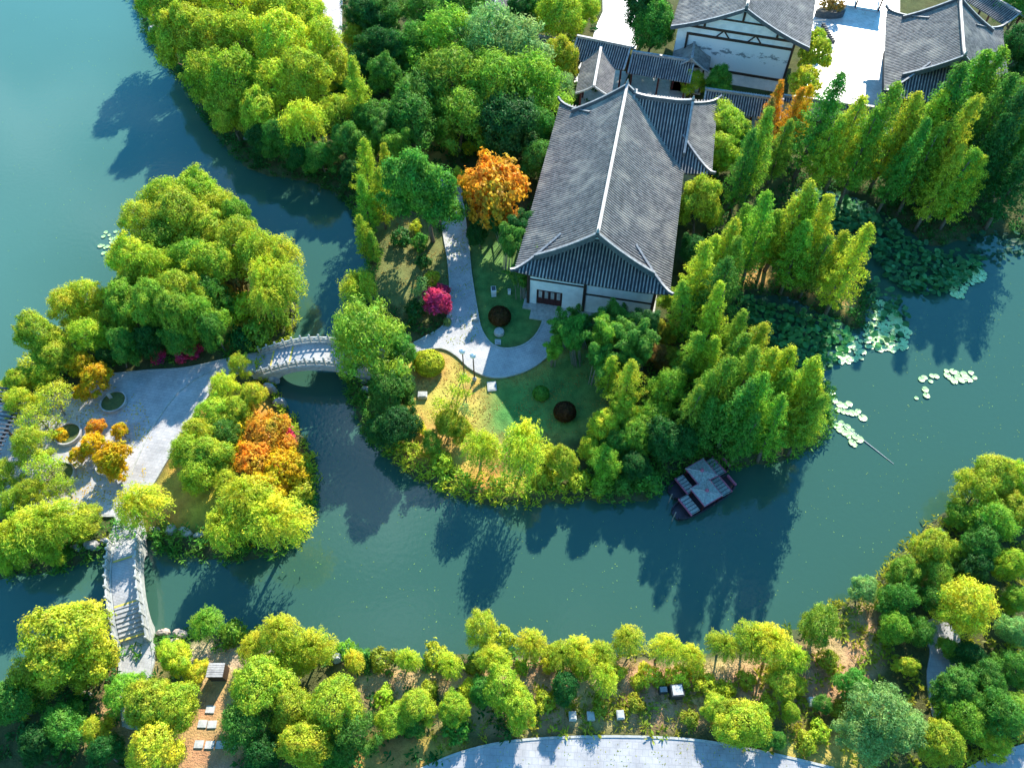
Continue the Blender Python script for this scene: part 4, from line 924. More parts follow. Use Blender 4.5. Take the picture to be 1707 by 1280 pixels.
grove('along the lawn bank', 'trees along the lawn bank', [
 ('willow',798,756,74,'Y',1.1),('willow',868,758,82,'Y',1.1),('shrub',694,712,34,'Y'),('broad',745,712,54,'YG',1.1),('broad',722,738,46,'L',1.1),('broad',768,722,44,'YG',1.1),('shrub',738,770,40,'YG'),('broad',940,768,58,'YG',1.1),('broad',916,752,30,'Y',1.1),
 ('broad',1002,706,66,'Y',1.1),('broad',1040,690,64,'YG',1.1),('broad',978,742,44,'Y',1.1),('fluffy',1010,768,74,'L',1.1),('broad',1062,726,66,'L',1.1),('broad',1030,740,54,'G',1.1),('fluffy',1080,690,76,'L',1.1),('fluffy',1108,660,74,'L',1.1),('redwood',1045,640,50,'YG'),('redwood',1018,622,40,'YG'),
 ('broad',1100,730,70,'D',1.1),('broad',1060,776,60,'D',1.1),('broad',1130,736,60,'D',1.1),('shrub',965,800,44,'YG'),('shrub',1005,806,40,'L'),('shrub',904,792,36,'YG'),('shrub',1080,800,44,'G'),('shrub',1040,806,40,'G')])
grove('before the hall front', 'bamboo before the hall front', [
 ('bamboo',944,546,52,'G'),('bamboo',924,582,44,'L'),('bamboo',960,532,50,'G'),('bamboo',1000,530,50,'G'),('bamboo',1046,536,50,'G'),('bamboo',980,546,56,'D'),('bamboo',1024,544,58,'G'),('bamboo',968,566,66,'G'),('bamboo',1006,576,66,'L'),('bamboo',1050,572,60,'G'),('bamboo',1066,590,66,'G'),('bamboo',996,606,60,'G'),
 ('bamboo',1092,560,56,'D'),('broad',1112,560,56,'OY'),('broad',1096,592,48,'B'),('bamboo',1040,612,60,'G'),('broad',1126,500,50,'L'),('broad',1120,600,46,'OY'),('bamboo',1128,632,56,'G')])
grove('beside the east eave of the hall', 'trees east of the long hall', [
 ('broad',1166,352,82,'YG'),('maple',1196,362,50,'YG'),('broad',1214,212,84,'YG'),('broad',1206,258,70,'YG'),('broad',1178,278,50,'G'),('broad',1236,236,60,'G'),('redwood',1290,188,42,'O'),('redwood',1312,204,44,'O'),('redwood',1334,200,40,'A'),('redwood',1276,206,34,'B'),
 ('redwood',1262,268,54,'L'),('redwood',1296,254,54,'L'),('redwood',1238,290,50,'G'),('broad',1160,420,60,'D')])
grove('in the back row behind the lotus pond', 'redwoods in the back row', [
 ('redwood',1352,222,70,'G'),('redwood',1380,242,64,'YG'),('redwood',1412,230,62,'YG'),('redwood',1450,236,60,'L'),('redwood',1434,262,56,'L'),('redwood',1484,244,62,'YG'),('redwood',1516,236,64,'L'),('redwood',1546,216,64,'YG'),('redwood',1500,280,60,'G'),
 ('redwood',1534,286,64,'L'),('redwood',1566,256,60,'YG'),('redwood',1580,304,72,'L'),('redwood',1606,318,60,'Y'),('redwood',1562,320,56,'YG')])
grove('in the far corner wood', 'redwoods in the far corner', [
 ('redwood',1596,178,70,'L'),('redwood',1622,164,72,'L'),('redwood',1580,220,70,'G'),('redwood',1650,186,68,'G'),('redwood',1636,226,66,'G'),('redwood',1684,176,70,'L'),('redwood',1700,214,66,'L'),('redwood',1664,256,66,'D'),('redwood',1696,264,70,'G'),('redwood',1640,280,60,'D'),('redwood',1690,310,60,'D')])
grove('on the small point by the lotus', 'redwoods on the small point', [
 ('redwood',1232,388,56,'L'),('redwood',1262,400,54,'L'),('redwood',1304,374,62,'YG'),('redwood',1286,402,54,'L'),('redwood',1336,392,58,'L'),('redwood',1366,408,60,'YG'),('redwood',1326,428,52,'L'),('redwood',1358,440,54,'L'),('redwood',1410,456,54,'Y'),('redwood',1392,446,46,'YG'),
 ('redwood',1206,422,54,'YG'),('redwood',1182,446,54,'YG'),('redwood',1216,452,52,'L'),('redwood',1160,484,54,'YG'),('redwood',1190,500,58,'G'),('redwood',1150,520,50,'L')])
grove('in the dense stand above the boats', 'redwoods above the boats', [
 ('redwood',1186,548,58,'YG'),('redwood',1218,562,56,'L'),('redwood',1244,588,58,'YG'),('redwood',1212,600,60,'L'),('redwood',1180,606,58,'YG'),('redwood',1156,592,52,'L'),('redwood',1262,624,58,'YG'),('redwood',1232,644,58,'L'),('redwood',1200,650,60,'L'),('redwood',1296,628,60,'Y'),
 ('redwood',1286,662,58,'L'),('redwood',1326,662,60,'YG'),('redwood',1356,676,60,'Y'),('redwood',1314,700,58,'YG'),('redwood',1258,694,60,'L'),('redwood',1218,694,60,'G'),('redwood',1340,712,54,'L'),('redwood',1288,720,56,'L'),('redwood',1170,660,58,'L'),('redwood',1182,704,56,'G'),('redwood',1150,690,52,'L'),('redwood',1240,728,52,'G')])
grove('on the north side of the island', 'trees on the island north side', [
 ('broad',322,324,92,'YG'),('fluffy',278,340,87,'YG'),('fluffy',248,378,85,'YG'),('fluffy',352,344,78,'YG'),('broad',310,370,90,'YG'),('broad',388,366,63,'L'),('broad',350,394,92,'YG'),('fluffy',280,406,83,'L'),('broad',228,434,83,'Y',1.2),('fluffy',402,406,87,'YG'),('fluffy',320,430,85,'L',1.2),
 ('broad',370,440,76,'YG',1.2),('fluffy',222,478,81,'YG',1.2),('fluffy',266,456,83,'YG',1.2),('broad',210,512,78,'L',1.2),('broad',300,488,85,'YG',1.2),('fluffy',344,488,72,'G',1.2),('maple',392,466,54,'B',1.2),('maple',372,484,45,'O',1.2),('willow',434,430,72,'YG',1.2),('willow',462,440,72,'Y',1.2),('willow',440,470,72,'Y',1.2),('willow',470,478,63,'YG',1.2),('willow',446,506,63,'YG',1.2),('shrub',402,512,56,'Y'),
 ('broad',256,520,76,'L',1.4),('broad',292,530,78,'L',1.4),('fluffy',336,530,72,'L',1.4),('broad',360,552,58,'G',1.4),('broad',300,566,56,'G',1.4),('fluffy',250,566,58,'D',1.4),('shrub',257,588,34,'R'),('shrub',304,590,36,'R'),('shrub',320,584,31,'R'),('shrub',430,556,52,'L'),('shrub',400,566,49,'D'),('shrub',462,530,38,'L')])
grove('on the western tip of the island', 'trees on the island tip', [
 ('fluffy',146,494,74,'Y',1.15),('fluffy',104,524,80,'Y',1.15),('broad',62,566,78,'YG',1.15),('fluffy',180,540,64,'YG',1.15),('fluffy',134,560,80,'YG',1.15),('broad',84,594,60,'YG',1.15),('broad',192,584,60,'G',1.15),('fluffy',176,600,40,'D',1.15),('maple',134,604,52,'A',1.15),('maple',156,628,62,'A',1.15),('maple',132,656,34,'A',1.15),
 ('fluffy',72,628,50,'Y',1.15),('broad',32,636,50,'Y',1.15),('fluffy',30,672,54,'Y',1.15),('sparse',84,664,70,'YG'),('sparse',70,700,64,'YG'),('fluffy',52,744,66,'YG',1.15),('fluffy',16,790,66,'YG',1.15),('sparse',78,782,74,'YG'),('sparse',104,812,56,'YG'),('fluffy',60,826,56,'YG',1.15),('fluffy',20,838,60,'YG',1.15),
 ('shrub',100,724,30,'A'),('maple',154,706,36,'O',1.15),('maple',202,718,32,'A',1.15),('maple',150,734,44,'A',1.15),('maple',182,760,54,'A',1.15),('maple',128,760,38,'A',1.15),('maple',186,780,40,'A',1.15)])
grove('on the island bank by the lower bridge', 'trees by the lower bridge on the island', [
 ('willow',96,862,84,'Y'),('willow',50,880,80,'Y'),('willow',14,896,70,'Y'),('broad',130,872,56,'YG'),('broad',40,918,62,'YG'),('broad',86,912,60,'YG'),('broad',8,930,50,'YG')])
grove('on the island lobe between the bridges', 'trees between the two bridges', [
 ('willow',248,836,87,'Y'),('fluffy',398,608,49,'YG'),('fluffy',376,656,67,'Y'),('broad',352,690,69,'YG'),('fluffy',334,722,74,'Y'),('fluffy',316,756,72,'YG'),('broad',350,762,74,'YG'),('broad',398,684,60,'Y'),('fluffy',372,720,67,'G'),('fluffy',334,796,67,'YG'),('broad',422,660,49,'Y'),
 ('maple',448,716,85,'O',0.8),('maple',452,796,67,'O',0.7),('shrub',410,750,49,'A'),('shrub',488,800,49,'A'),('shrub',400,716,45,'A'),('maple',430,762,83,'O',0.75),('maple',474,778,81,'A',0.8),('maple',482,740,49,'O'),('shrub',478,730,38,'R'),('shrub',456,742,29,'R'),('maple',448,820,74,'A'),('willow',412,840,94,'Y'),('willow',462,862,94,'Y'),('fluffy',380,806,65,'Y'),('willow',392,872,76,'Y'),('shrub',500,820,45,'YG'),('maple',410,780,49,'B')])
grove('beside the south end of the lower bridge', 'trees near the lower bridge south end', [
 ('broad',98,1074,124,'Y'),('fluffy',60,1124,100,'YG'),('fluffy',140,1110,80,'YG'),('broad',20,1176,90,'G'),('fluffy',110,1206,84,'G'),('fluffy',160,1218,60,'YG'),('broad',60,1240,80,'D'),('broad',252,1172,92,'YG'),('broad',206,1162,64,'L'),('broad',280,1180,84,'YG'),('broad',262,1236,120,'Y'),('broad',300,1094,66,'Y'),('broad',332,1122,46,'Y'),('fluffy',180,1262,70,'D'),('shrub',128,1176,40,'D')])
grove('on the near bank by the buff rocks', 'trees on the near bank by the rocks', [
 ('willow',342,1040,56,'L'),('willow',424,1080,46,'Y'),('willow',466,1058,70,'YG'),('willow',524,1070,68,'Y'),('broad',492,1104,58,'YG'),('broad',468,1090,44,'Y'),('shrub',386,1052,44,'L'),('broad',440,1146,104,'YG'),('fluffy',416,1200,96,'G'),('broad',482,1190,84,'YG'),('broad',500,1240,96,'Y'),('broad',560,1178,104,'YG'),
 ('fluffy',596,1216,84,'G'),('fluffy',440,1256,80,'D'),('fluffy',560,1258,70,'G'),('willow',592,1104,40,'Y'),('shrub',600,1096,40,'G'),('shrub',576,1080,34,'L'),('shrub',636,1100,40,'OY')])
grove('along the dry near bank', 'trees along the dry near bank', [
 ('willow',680,1096,41,'YG'),('willow',750,1106,41,'Y'),('willow',824,1096,50,'Y'),('willow',882,1072,48,'Y'),('fluffy',802,1050,66,'YG'),('shrub',836,1062,41,'YG'),('shrub',728,1092,41,'YG'),('willow',936,1096,50,'YG'),('willow',974,1080,51,'Y'),('willow',1014,1090,51,'YG'),('willow',1058,1068,56,'YG'),
 ('willow',1100,1086,51,'Y'),('willow',1146,1096,50,'Y'),('broad',940,1142,58,'D'),('willow',1004,1140,50,'Y'),('shrub',916,1108,32,'Y'),('broad',838,1152,78,'YG'),('broad',866,1184,68,'YG'),('broad',800,1150,56,'G'),('broad',700,1184,73,'YG'),('broad',758,1178,59,'YG'),('broad',654,1196,58,'YG'),
 ('broad',690,1216,46,'G'),('shrub',760,1212,46,'G'),('shrub',920,1085,27,'YG'),
 ('shrub',1030,1120,33,'Y'),('shrub',1064,1134,32,'Y'),('shrub',1100,1134,28,'YG'),('shrub',970,1116,32,'YG'),('shrub',868,1112,28,'YG'),('shrub',790,1112,26,'OY'),('shrub',712,1150,33,'YG'),('shrub',640,1160,33,'YG'),('shrub',780,1146,33,'Y'),('shrub',908,1168,33,'YG'),('shrub',1000,1176,32,'OY'),('shrub',1060,1172,30,'OY')])
grove('on the near bank above the road', 'trees above the road', [
 ('willow',1206,1072,60,'YG'),('willow',1250,1066,65,'YG'),('willow',1290,1078,70,'Y'),('willow',1318,1094,58,'YG'),('fluffy',1372,1036,82,'L'),('broad',1440,984,51,'GR'),('broad',1300,1136,60,'YG'),('shrub',1180,1140,39,'Y'),('shrub',1130,1126,42,'Y'),('shrub',1210,1150,39,'Y'),('broad',1190,1176,47,'YG'),('broad',1244,1208,88,'YG'),('broad',1214,1196,55,'YG'),
 ('shrub',1080,1122,39,'Y'),('broad',1420,1134,58,'G'),('broad',1320,1188,37,'YG'),('shrub',1346,1236,39,'YG'),('shrub',1366,1216,35,'YG'),('fluffy',1466,1186,107,'GR'),('fluffy',1440,1230,88,'GR'),('fluffy',1510,1216,88,'GR'),('broad',1512,1112,39,'YG'),('broad',1566,1250,78,'YG'),('broad',1290,1236,49,'G'),('broad',1370,1170,39,'G'),
 ('shrub',1160,1118,36,'Y'),('shrub',1246,1134,36,'YG'),('shrub',1330,1140,36,'Y'),('shrub',1150,1196,30,'OY'),('shrub',1280,1176,34,'YG'),('shrub',1380,1100,36,'OY'),('shrub',1400,1180,30,'OY')])
grove('on the east bank', 'trees on the east bank', [
 ('broad',1540,920,74,'YG'),('broad',1516,960,70,'L'),('broad',1560,956,64,'L'),('fluffy',1508,1004,76,'G'),('fluffy',1554,1000,64,'G'),('broad',1496,1046,62,'L'),('fluffy',1528,1040,50,'G'),('fluffy',1628,1016,112,'Y'),('broad',1666,796,92,'YG'),('fluffy',1630,826,80,'YG'),('broad',1700,790,70,'YG'),('broad',1610,862,56,'L'),
 ('fluffy',1650,866,80,'L'),('broad',1690,850,74,'YG'),('broad',1640,910,70,'G'),('fluffy',1604,920,56,'L'),('broad',1622,950,56,'D'),('broad',1690,946,64,'YG'),('broad',1698,1000,50,'L'),('broad',1694,1050,66,'GR'),('shrub',1480,1056,40,'G'),('broad',1580,1080,44,'L'),('fluffy',1690,1110,66,'G'),('broad',1640,1130,70,'G'),
 ('broad',1590,1150,70,'G'),('fluffy',1650,1190,80,'G'),('broad',1700,1180,70,'L'),('fluffy',1600,1200,76,'L'),('broad',1660,1236,64,'YG'),('broad',1620,1084,50,'D')])

# ------------------------------------------------------------------ bank plants, undergrowth, lotus (nobody could count these)
def scatter_tufts(pts, z0, hgt, n_leaf, L, W, spread, upright=0.6):
    k = len(pts); base = np.column_stack([pts, z0])
    a = rng.random((k, n_leaf)) * 2 * pi; r = spread * rng.random((k, n_leaf)) ** 0.6
    h = hgt[:, None] * (0.25 + 0.75 * rng.random((k, n_leaf)))
    P = base[:, None, :] + np.stack([r * np.cos(a), r * np.sin(a), h * (1 - 0.4 * (r / spread) ** 2)], 2)
    T = np.stack([np.cos(a) * 0.9, np.sin(a) * 0.9, upright * (1 - r / spread) + 0.25], 2) + 0.3 * rng.normal(size=(k, n_leaf, 3))
    Nn = np.stack([-np.cos(a) * 0.3, -np.sin(a) * 0.3, np.full_like(a, 0.9)], 2) + 0.6 * rng.normal(size=(k, n_leaf, 3))
    P = P.reshape(-1, 3); m_ = len(P)
    return leaf_quads(P, Nn.reshape(-1, 3), L * (0.6 + 0.8 * rng.random(m_)), W * (0.7 + 0.6 * rng.random(m_)), T.reshape(-1, 3))
def stuff(name, V, cc, kind='stuff', label=None, cat=None):
    o = bpy.data.objects.new(name, quads_mesh(name, V)); COL.objects.link(o); c = CC[cc][0] if isinstance(cc, str) else cc
    o.color = (*c, 1); return tag(o, label, cat, kind=kind)
def along(poly, step):
    """points along the shore whose photo position falls within the window"""
    out_ = []
    for i in range(len(poly)):
        a, b = poly[i], poly[(i + 1) % len(poly)]; l = np.linalg.norm(b - a)
        if l > 30: continue
        q = (b - a) / (l + 1e-9); nrm = np.array([-q[1], q[0]])
        for s in np.arange(0, l, step): out_.append(np.concatenate([a + q * s, nrm]))
    return np.array(out_)
def bank(name, polykey, win, cc, dens, hgt, label, L=0.42, W=0.11, inn=(-0.3, 1.3)):
    P = POLY[polykey]; q = along(P, 0.25)
    # keep those inside the window of ground places
    wz = GP(win, 0.0) if len(win) > 2 else None
    k = int(len(q) * 0.25 * dens); idx = rng.integers(0, len(q), k); q = q[idx]
    sgn = 1 if sdf(P, q[:1, :2] + q[:1, 2:] * 0.3)[0] > 0 else -1
    p = q[:, :2] + sgn * q[:, 2:] * (inn[0] + (inn[1] - inn[0]) * rng.random(k))[:, None] + rng.normal(size=(k, 2)) * 0.12
    p = p[inside(wz, p)]
    d = sdf(P, p); z = np.where(d > 0, ZL * (1 - np.exp(-np.maximum(d, 0) / 0.45)), 0)
    V = scatter_tufts(p, z, hgt * (0.6 + 0.8 * rng.random(len(p))), 12, L, W, 0.38)
    stuff(name, V, cc, 'stuff', label)
W_ALL_N1 = [(180, -40), (700, -40), (640, 330), (560, 360), (180, 300)]
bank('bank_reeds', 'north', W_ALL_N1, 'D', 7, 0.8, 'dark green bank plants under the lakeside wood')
bank('bank_reeds', 'north', [(540, 340), (680, 330), (650, 560), (640, 620), (700, 740), (640, 780), (540, 640)], 'G', 7, 0.8, 'green bank plants along the narrow canal')
bank('bank_reeds', 'north', [(640, 740), (1000, 760), (1000, 880), (640, 860)], 'YG', 9, 0.9, 'sunlit yellow-green bank plants below the lawn', inn=(-0.2, 2.2))
bank('bank_reeds', 'north', [(1000, 740), (1420, 620), (1420, 800), (1000, 880)], 'G', 9, 1.0, 'green bank plants behind the boats', inn=(-0.3, 2.4))
bank('bank_reeds', 'north', [(1200, 280), (1760, 280), (1760, 460), (1460, 470), (1460, 560), (1200, 640)], 'D', 5, 0.8, 'dark bank plants round the lotus pond')
bank('bank_reeds', 'isle', [(-60, 560), (400, 300), (560, 460), (470, 640), (400, 640), (440, 420), (20, 700)], 'YG', 7, 0.8, 'yellow-green bank plants round the island')
bank('bank_reeds', 'isle', [(430, 620), (560, 640), (580, 860), (470, 860), (470, 700)], 'YG', 9, 0.8, 'sunlit bank plants on the east shore of the island')
bank('bank_reeds', 'isle', [(-60, 880), (560, 830), (560, 960), (-60, 1010)], 'G', 9, 0.9, 'green bank plants along the lower island shore', inn=(-0.5, 2.0))
bank('bank_reeds', 'south', [(-60, 1050), (900, 1030), (900, 1120), (640, 1130), (-60, 1180)], 'G', 5, 0.7, 'green bank plants along the near bank', inn=(-0.2, 1.4))
bank('bank_reeds', 'south', [(900, 1030), (1760, 700), (1760, 860), (1380, 1060), (900, 1120)], 'OY', 5, 0.8, 'olive bank plants along the east shore')

# low undergrowth inside the woods
excl = [GP(smooth(z_, 4), ZL) for z_ in (path_main, plaza_px, south_walk, road_px, road2_px, lawn_sun, lawn_in, lawn_w, lawn_i1, bank_tan2, path_t3, dark_walk, pink_px)] + [GP(z_, ZL) for z_ in (court_px, court2_px)]
excl.append(np.array([fr.w(x, y, 0)[:2] for x, y in ((-7.6, -0.5), (7.6, -0.5), (11, 16), (11, 33), (-7.6, 29))])); excl.append(np.array([f2.w(x, y, 0)[:2] for x, y in ((-13, -6), (9, -5), (9, 17), (-13, 17))])); excl.append(np.array([f3.w(x, y, 0)[:2] for x, y in ((-10, -3), (8, -1), (8, 18), (-10, 18))]))
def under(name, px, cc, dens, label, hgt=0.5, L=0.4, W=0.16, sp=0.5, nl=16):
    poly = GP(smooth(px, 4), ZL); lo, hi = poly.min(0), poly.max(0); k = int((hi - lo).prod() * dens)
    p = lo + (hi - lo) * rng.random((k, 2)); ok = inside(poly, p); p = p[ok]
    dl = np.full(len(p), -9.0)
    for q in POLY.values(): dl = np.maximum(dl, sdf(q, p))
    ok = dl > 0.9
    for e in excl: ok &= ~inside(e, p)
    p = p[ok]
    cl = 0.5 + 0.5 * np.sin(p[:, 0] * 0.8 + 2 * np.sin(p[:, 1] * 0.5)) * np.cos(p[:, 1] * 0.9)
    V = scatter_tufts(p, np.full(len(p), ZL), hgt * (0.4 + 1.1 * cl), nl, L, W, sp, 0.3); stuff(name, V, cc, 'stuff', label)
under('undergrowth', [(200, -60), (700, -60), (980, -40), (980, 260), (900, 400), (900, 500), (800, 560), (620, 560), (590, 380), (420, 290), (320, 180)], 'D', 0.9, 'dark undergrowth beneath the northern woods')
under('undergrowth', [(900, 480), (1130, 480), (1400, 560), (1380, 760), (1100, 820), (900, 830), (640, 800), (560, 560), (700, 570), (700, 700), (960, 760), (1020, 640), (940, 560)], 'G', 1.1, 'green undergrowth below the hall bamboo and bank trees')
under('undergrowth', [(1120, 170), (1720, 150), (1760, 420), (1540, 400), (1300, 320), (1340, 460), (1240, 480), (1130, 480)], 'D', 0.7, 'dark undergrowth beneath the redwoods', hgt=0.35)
under('undergrowth', [(-60, 640), (60, 560), (330, 340), (520, 480), (440, 610), (180, 610), (60, 680), (-60, 700)], 'G', 1.0, 'green undergrowth beneath the island trees')
under('undergrowth', [(-60, 700), (60, 680), (140, 900), (200, 870), (190, 930), (-60, 980)], 'OY', 0.9, 'olive undergrowth at the west end of the island')
under('undergrowth', [(400, 640), (480, 660), (540, 780), (500, 920), (300, 930), (380, 850), (380, 740)], 'A', 0.8, 'amber ground plants on the island lobe', hgt=0.3)
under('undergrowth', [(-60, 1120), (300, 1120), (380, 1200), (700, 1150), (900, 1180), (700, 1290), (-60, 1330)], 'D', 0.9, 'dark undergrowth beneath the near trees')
under('undergrowth', [(880, 1150), (1200, 1140), (1480, 960), (1760, 720), (1760, 1260), (1560, 1300), (1280, 1250), (900, 1225)], 'OY', 0.9, 'olive undergrowth between the near bank and the road')
under('dry_grass', bank_tan, (0.55, 0.38, 0.17), 2.2, 'dry tan grass on the near bank', hgt=0.2, L=0.35, W=0.05, sp=0.3, nl=10)
under('dry_grass', [(700, 1160), (900, 1150), (1300, 1170), (1340, 1240), (1100, 1225), (880, 1226), (740, 1250)], 'OY', 1.6, 'rough grass verge above the road', hgt=0.35, L=0.4, W=0.07, sp=0.35, nl=12)

# lotus leaves standing in the water
def lotus(name, px, dens, label, cc):
    poly = GP(smooth(px, 4), 0); lo, hi = poly.min(0), poly.max(0); k = int((hi - lo).prod() * dens); p = lo + (hi - lo) * rng.random((k, 2)); p = p[inside(poly, p)]
    ok = np.ones(len(p), bool)
    for q in POLY.values(): ok &= sdf(q, p) < 0.3
    p = p[ok]; k = len(p); r = 0.16 + 0.20 * rng.random(k); h = 0.15 + 0.75 * rng.random(k); tl = rng.normal(size=(k, 2)) * 0.28; A = np.arange(8) * pi / 4
    V = np.zeros((k, 9, 3)); V[:, 0] = np.column_stack([p, h - 0.06])
    for j in range(8):
        dx, dy = cos(A[j]), sin(A[j]); rr = r * (1 + 0.12 * rng.normal(size=k))
        V[:, j + 1] = np.column_stack([p[:, 0] + rr * dx, p[:, 1] + rr * dy, h + (tl[:, 0] * dx + tl[:, 1] * dy) * r])
    F = np.array([[0, j + 1, (j + 1) % 8 + 1] for j in range(8)]); Fs = (F[None] + (np.arange(k) * 9)[:, None, None]).reshape(-1, 3)
    me = np_mesh(name, V.reshape(-1, 3), Fs); me.materials.append(M['leaf']); o = bpy.data.objects.new(name, me); COL.objects.link(o); o.color = (*(CC[cc][0] if isinstance(cc, str) else cc), 1); tag(o, label, kind='stuff')
lotus('lotus_leaves', [(1330, 325), (1400, 330), (1470, 365), (1530, 410), (1590, 425), (1640, 440), (1590, 485), (1535, 492), (1490, 478), (1440, 425), (1395, 400), (1345, 380)], 8.0, 'dark green lotus leaves filling the upper pond', (0.10, 0.34, 0.10))
lotus('lotus_leaves', [(1236, 500), (1300, 515), (1360, 530), (1404, 548), (1418, 575), (1390, 606), (1345, 622), (1300, 590), (1250, 550)], 8.5, 'dark green lotus leaves in the sheltered cove', (0.11, 0.38, 0.10))
lotus('lotus_leaves', [(1620, 395), (1720, 380), (1720, 430), (1660, 440), (1610, 430)], 2.2, 'scattered dark lotus leaves by the far bank', (0.05, 0.17, 0.09))
lotus('lotus_leaves', [(1440, 470), (1480, 480), (1510, 520), (1500, 570), (1450, 575), (1430, 540)], 2.5, 'green lotus leaves among the pale lily pads', (0.10, 0.32, 0.10))

# lily pads one by one
def pad_mesh(seed):
    r_ = np.random.default_rng(seed); a0 = 0.18; A = np.linspace(a0, 2 * pi - a0, 13); V = [(0, 0, 0.0)] + [((1 + 0.05 * r_.normal()) * cos(t), (1 + 0.05 * r_.normal()) * sin(t), 0.035 + 0.02 * r_.random()) for t in A]
    me = bpy.data.meshes.new('lily_pad'); me.from_pydata(V, [], [(0, i, i + 1) for i in range(1, 13)]); me.materials.append(M['pad']); me.update(); return me
PM = [pad_mesh(i) for i in range(4)]
def pads(pts, rad, label, group, z=0.03):
    for i, (x, y) in enumerate(pts):
        o = bpy.data.objects.new('lily_pad', PM[i % 4]); COL.objects.link(o); g_ = G(x, y, 0.0); s = rad * random.uniform(0.7, 1.25)
        o.location = (g_[0], g_[1], z + random.uniform(0, 0.03)); o.rotation_euler = (random.uniform(-.08, .08), random.uniform(-.08, .08), random.uniform(0, 6.28)); o.scale = (s, s, 1)
        tag(o, label, 'lily pad', group)
def blob(px, k, mind):
    poly = np.array(px, float); lo, hi = poly.min(0), poly.max(0); out_ = []; t = 0
    while len(out_) < k and t < 20000:
        t += 1; q = lo + (hi - lo) * rng.random(2)
        if inside(poly, q[None])[0] and all((q[0] - a[0]) ** 2 + (q[1] - a[1]) ** 2 > mind ** 2 for a in out_): out_.append(tuple(q))
    return out_
pads([(177, 388), (173, 395), (183, 393), (193, 387), (186, 399), (195, 397), (186, 405), (192, 402), (168, 411), (173, 410), (180, 412), (176, 414), (186, 413), (173, 423), (190, 407)], 0.23, 'small pale round lily pad floating on the open lake', 'lily pads on the open lake')
pads([(1577, 619), (1583, 630), (1594, 623), (1590, 636), (1600, 633), (1606, 624), (1602, 634), (1612, 633), (1618, 622), (1616, 634), (1624, 630), (1588, 620), (1578, 626), (1609, 629), (1596, 630)], 0.30, 'pale round lily pad in the loose raft on the open canal', 'lily pads in the loose raft')
pads([(1540, 630), (1536, 633), (1553, 627), (1560, 628), (1551, 636), (1542, 650), (1544, 660), (1527, 664)], 0.27, 'pale lily pad trailing beside the loose raft', 'lily pads trailing beside the raft')
pads([(1390, 668), (1400, 675), (1408, 677), (1415, 674), (1405, 686), (1412, 688), (1420, 689), (1426, 690), (1438, 697), (1430, 686), (1396, 684), (1388, 700), (1394, 710), (1400, 716), (1408, 722), (1414, 728), (1420, 738), (1432, 733), (1412, 712), (1418, 720), (1402, 706), (1426, 728), (1386, 655), (1424, 742)], 0.32, 'pale lily pad in the line off the redwood point', 'lily pads off the redwood point')
pads(blob([(1465, 500), (1492, 512), (1504, 545), (1515, 552), (1508, 582), (1480, 586), (1446, 584), (1440, 560), (1452, 530)], 90, 5.5), 0.30, 'pale lily pad in the dense mat by the conifer point', 'lily pads in the dense mat')
pads(blob([(1395, 580), (1432, 560), (1440, 590), (1434, 604), (1400, 606), (1388, 600)], 26, 6), 0.30, 'yellowish lily pad at the mouth of the cove', 'lily pads at the cove mouth')
pads(blob([(1575, 445), (1625, 438), (1645, 462), (1610, 480), (1605, 500), (1590, 494), (1578, 470)], 66, 5.5), 0.30, 'pale lily pad in the mat off the upper pond', 'lily pads off the upper pond')
pa, pb = G(1404, 706, 0.05), G(1490, 773, 0.05)
tag(mk('floating_pole', MB().tube([(pa[0], pa[1], 0.06), (*((pa + pb) / 2), 0.05), (pb[0], pb[1], 0.03)], [0.05, 0.045, 0.02], 6), M['stone_white']), 'long thin pale pole floating beside the lily pads', 'pole')

# fallen leaves on the paving, lawn and water
def litter(name, px, k, cc, label, z, sz=0.15, flat=0.25):
    poly = GP(smooth(px, 4), z); lo, hi = poly.min(0), poly.max(0); p = lo + (hi - lo) * rng.random((k * 3, 2)); p = p[inside(poly, p)]
    cl = np.sin(p[:, 0] * 0.9 + 3 * np.sin(p[:, 1] * 0.4)) * np.cos(p[:, 1] * 1.1 + np.sin(p[:, 0] * 0.7)); p = p[cl + rng.random(len(p)) > 0.45][:k]; m_ = len(p)
    V = leaf_quads(np.column_stack([p, np.full(m_, z + 0.012)]), flat * 0.3 * rng.normal(size=(m_, 3)) + [0, 0, 1], sz * (0.5 + rng.random(m_)), sz * 0.6)
    V[:, 2] = np.maximum(V[:, 2], z + 0.004); stuff(name, V, cc, 'stuff', label)
litter('fallen_leaves', [(60, 690), (190, 640), (250, 700), (240, 800), (190, 850), (90, 840)], 1500, 'A', 'amber leaves fallen on the plaza', 0.826)
litter('fallen_leaves', [(737, 340), (768, 340), (790, 480), (800, 560), (740, 570), (745, 470)], 600, 'OY', 'fallen leaves on the hall path', 0.822)
litter('fallen_leaves', lawn_sun, 1800, 'B', 'fallen leaves on the sunny lawn', 0.74)
litter('fallen_leaves', lawn_w, 900, 'B', 'fallen leaves under the western trees', 0.74)
litter('fallen_leaves', road_px, 420, 'OY', 'leaves blown over the lower road', 0.802, 0.10)
litter('fallen_leaves', court_px[:7], 250, 'B', 'leaves on the white court', 0.802)
litter('floating_leaves', [(560, 560), (640, 760), (800, 850), (1100, 860), (1380, 780), (1500, 560), (1700, 460), (1720, 700), (1560, 840), (1300, 1030), (900, 1060), (620, 1060), (300, 1020), (530, 860), (520, 700)], 1100, 'GR', 'leaves and specks floating on the canal', 0.004, 0.11, 0.0)
litter('floating_leaves', [(20, 40), (200, 40), (330, 240), (560, 340), (590, 480), (500, 480), (380, 380), (190, 380), (20, 600)], 450, 'GR', 'leaves and specks floating on the lake', 0.004, 0.11, 0.0)

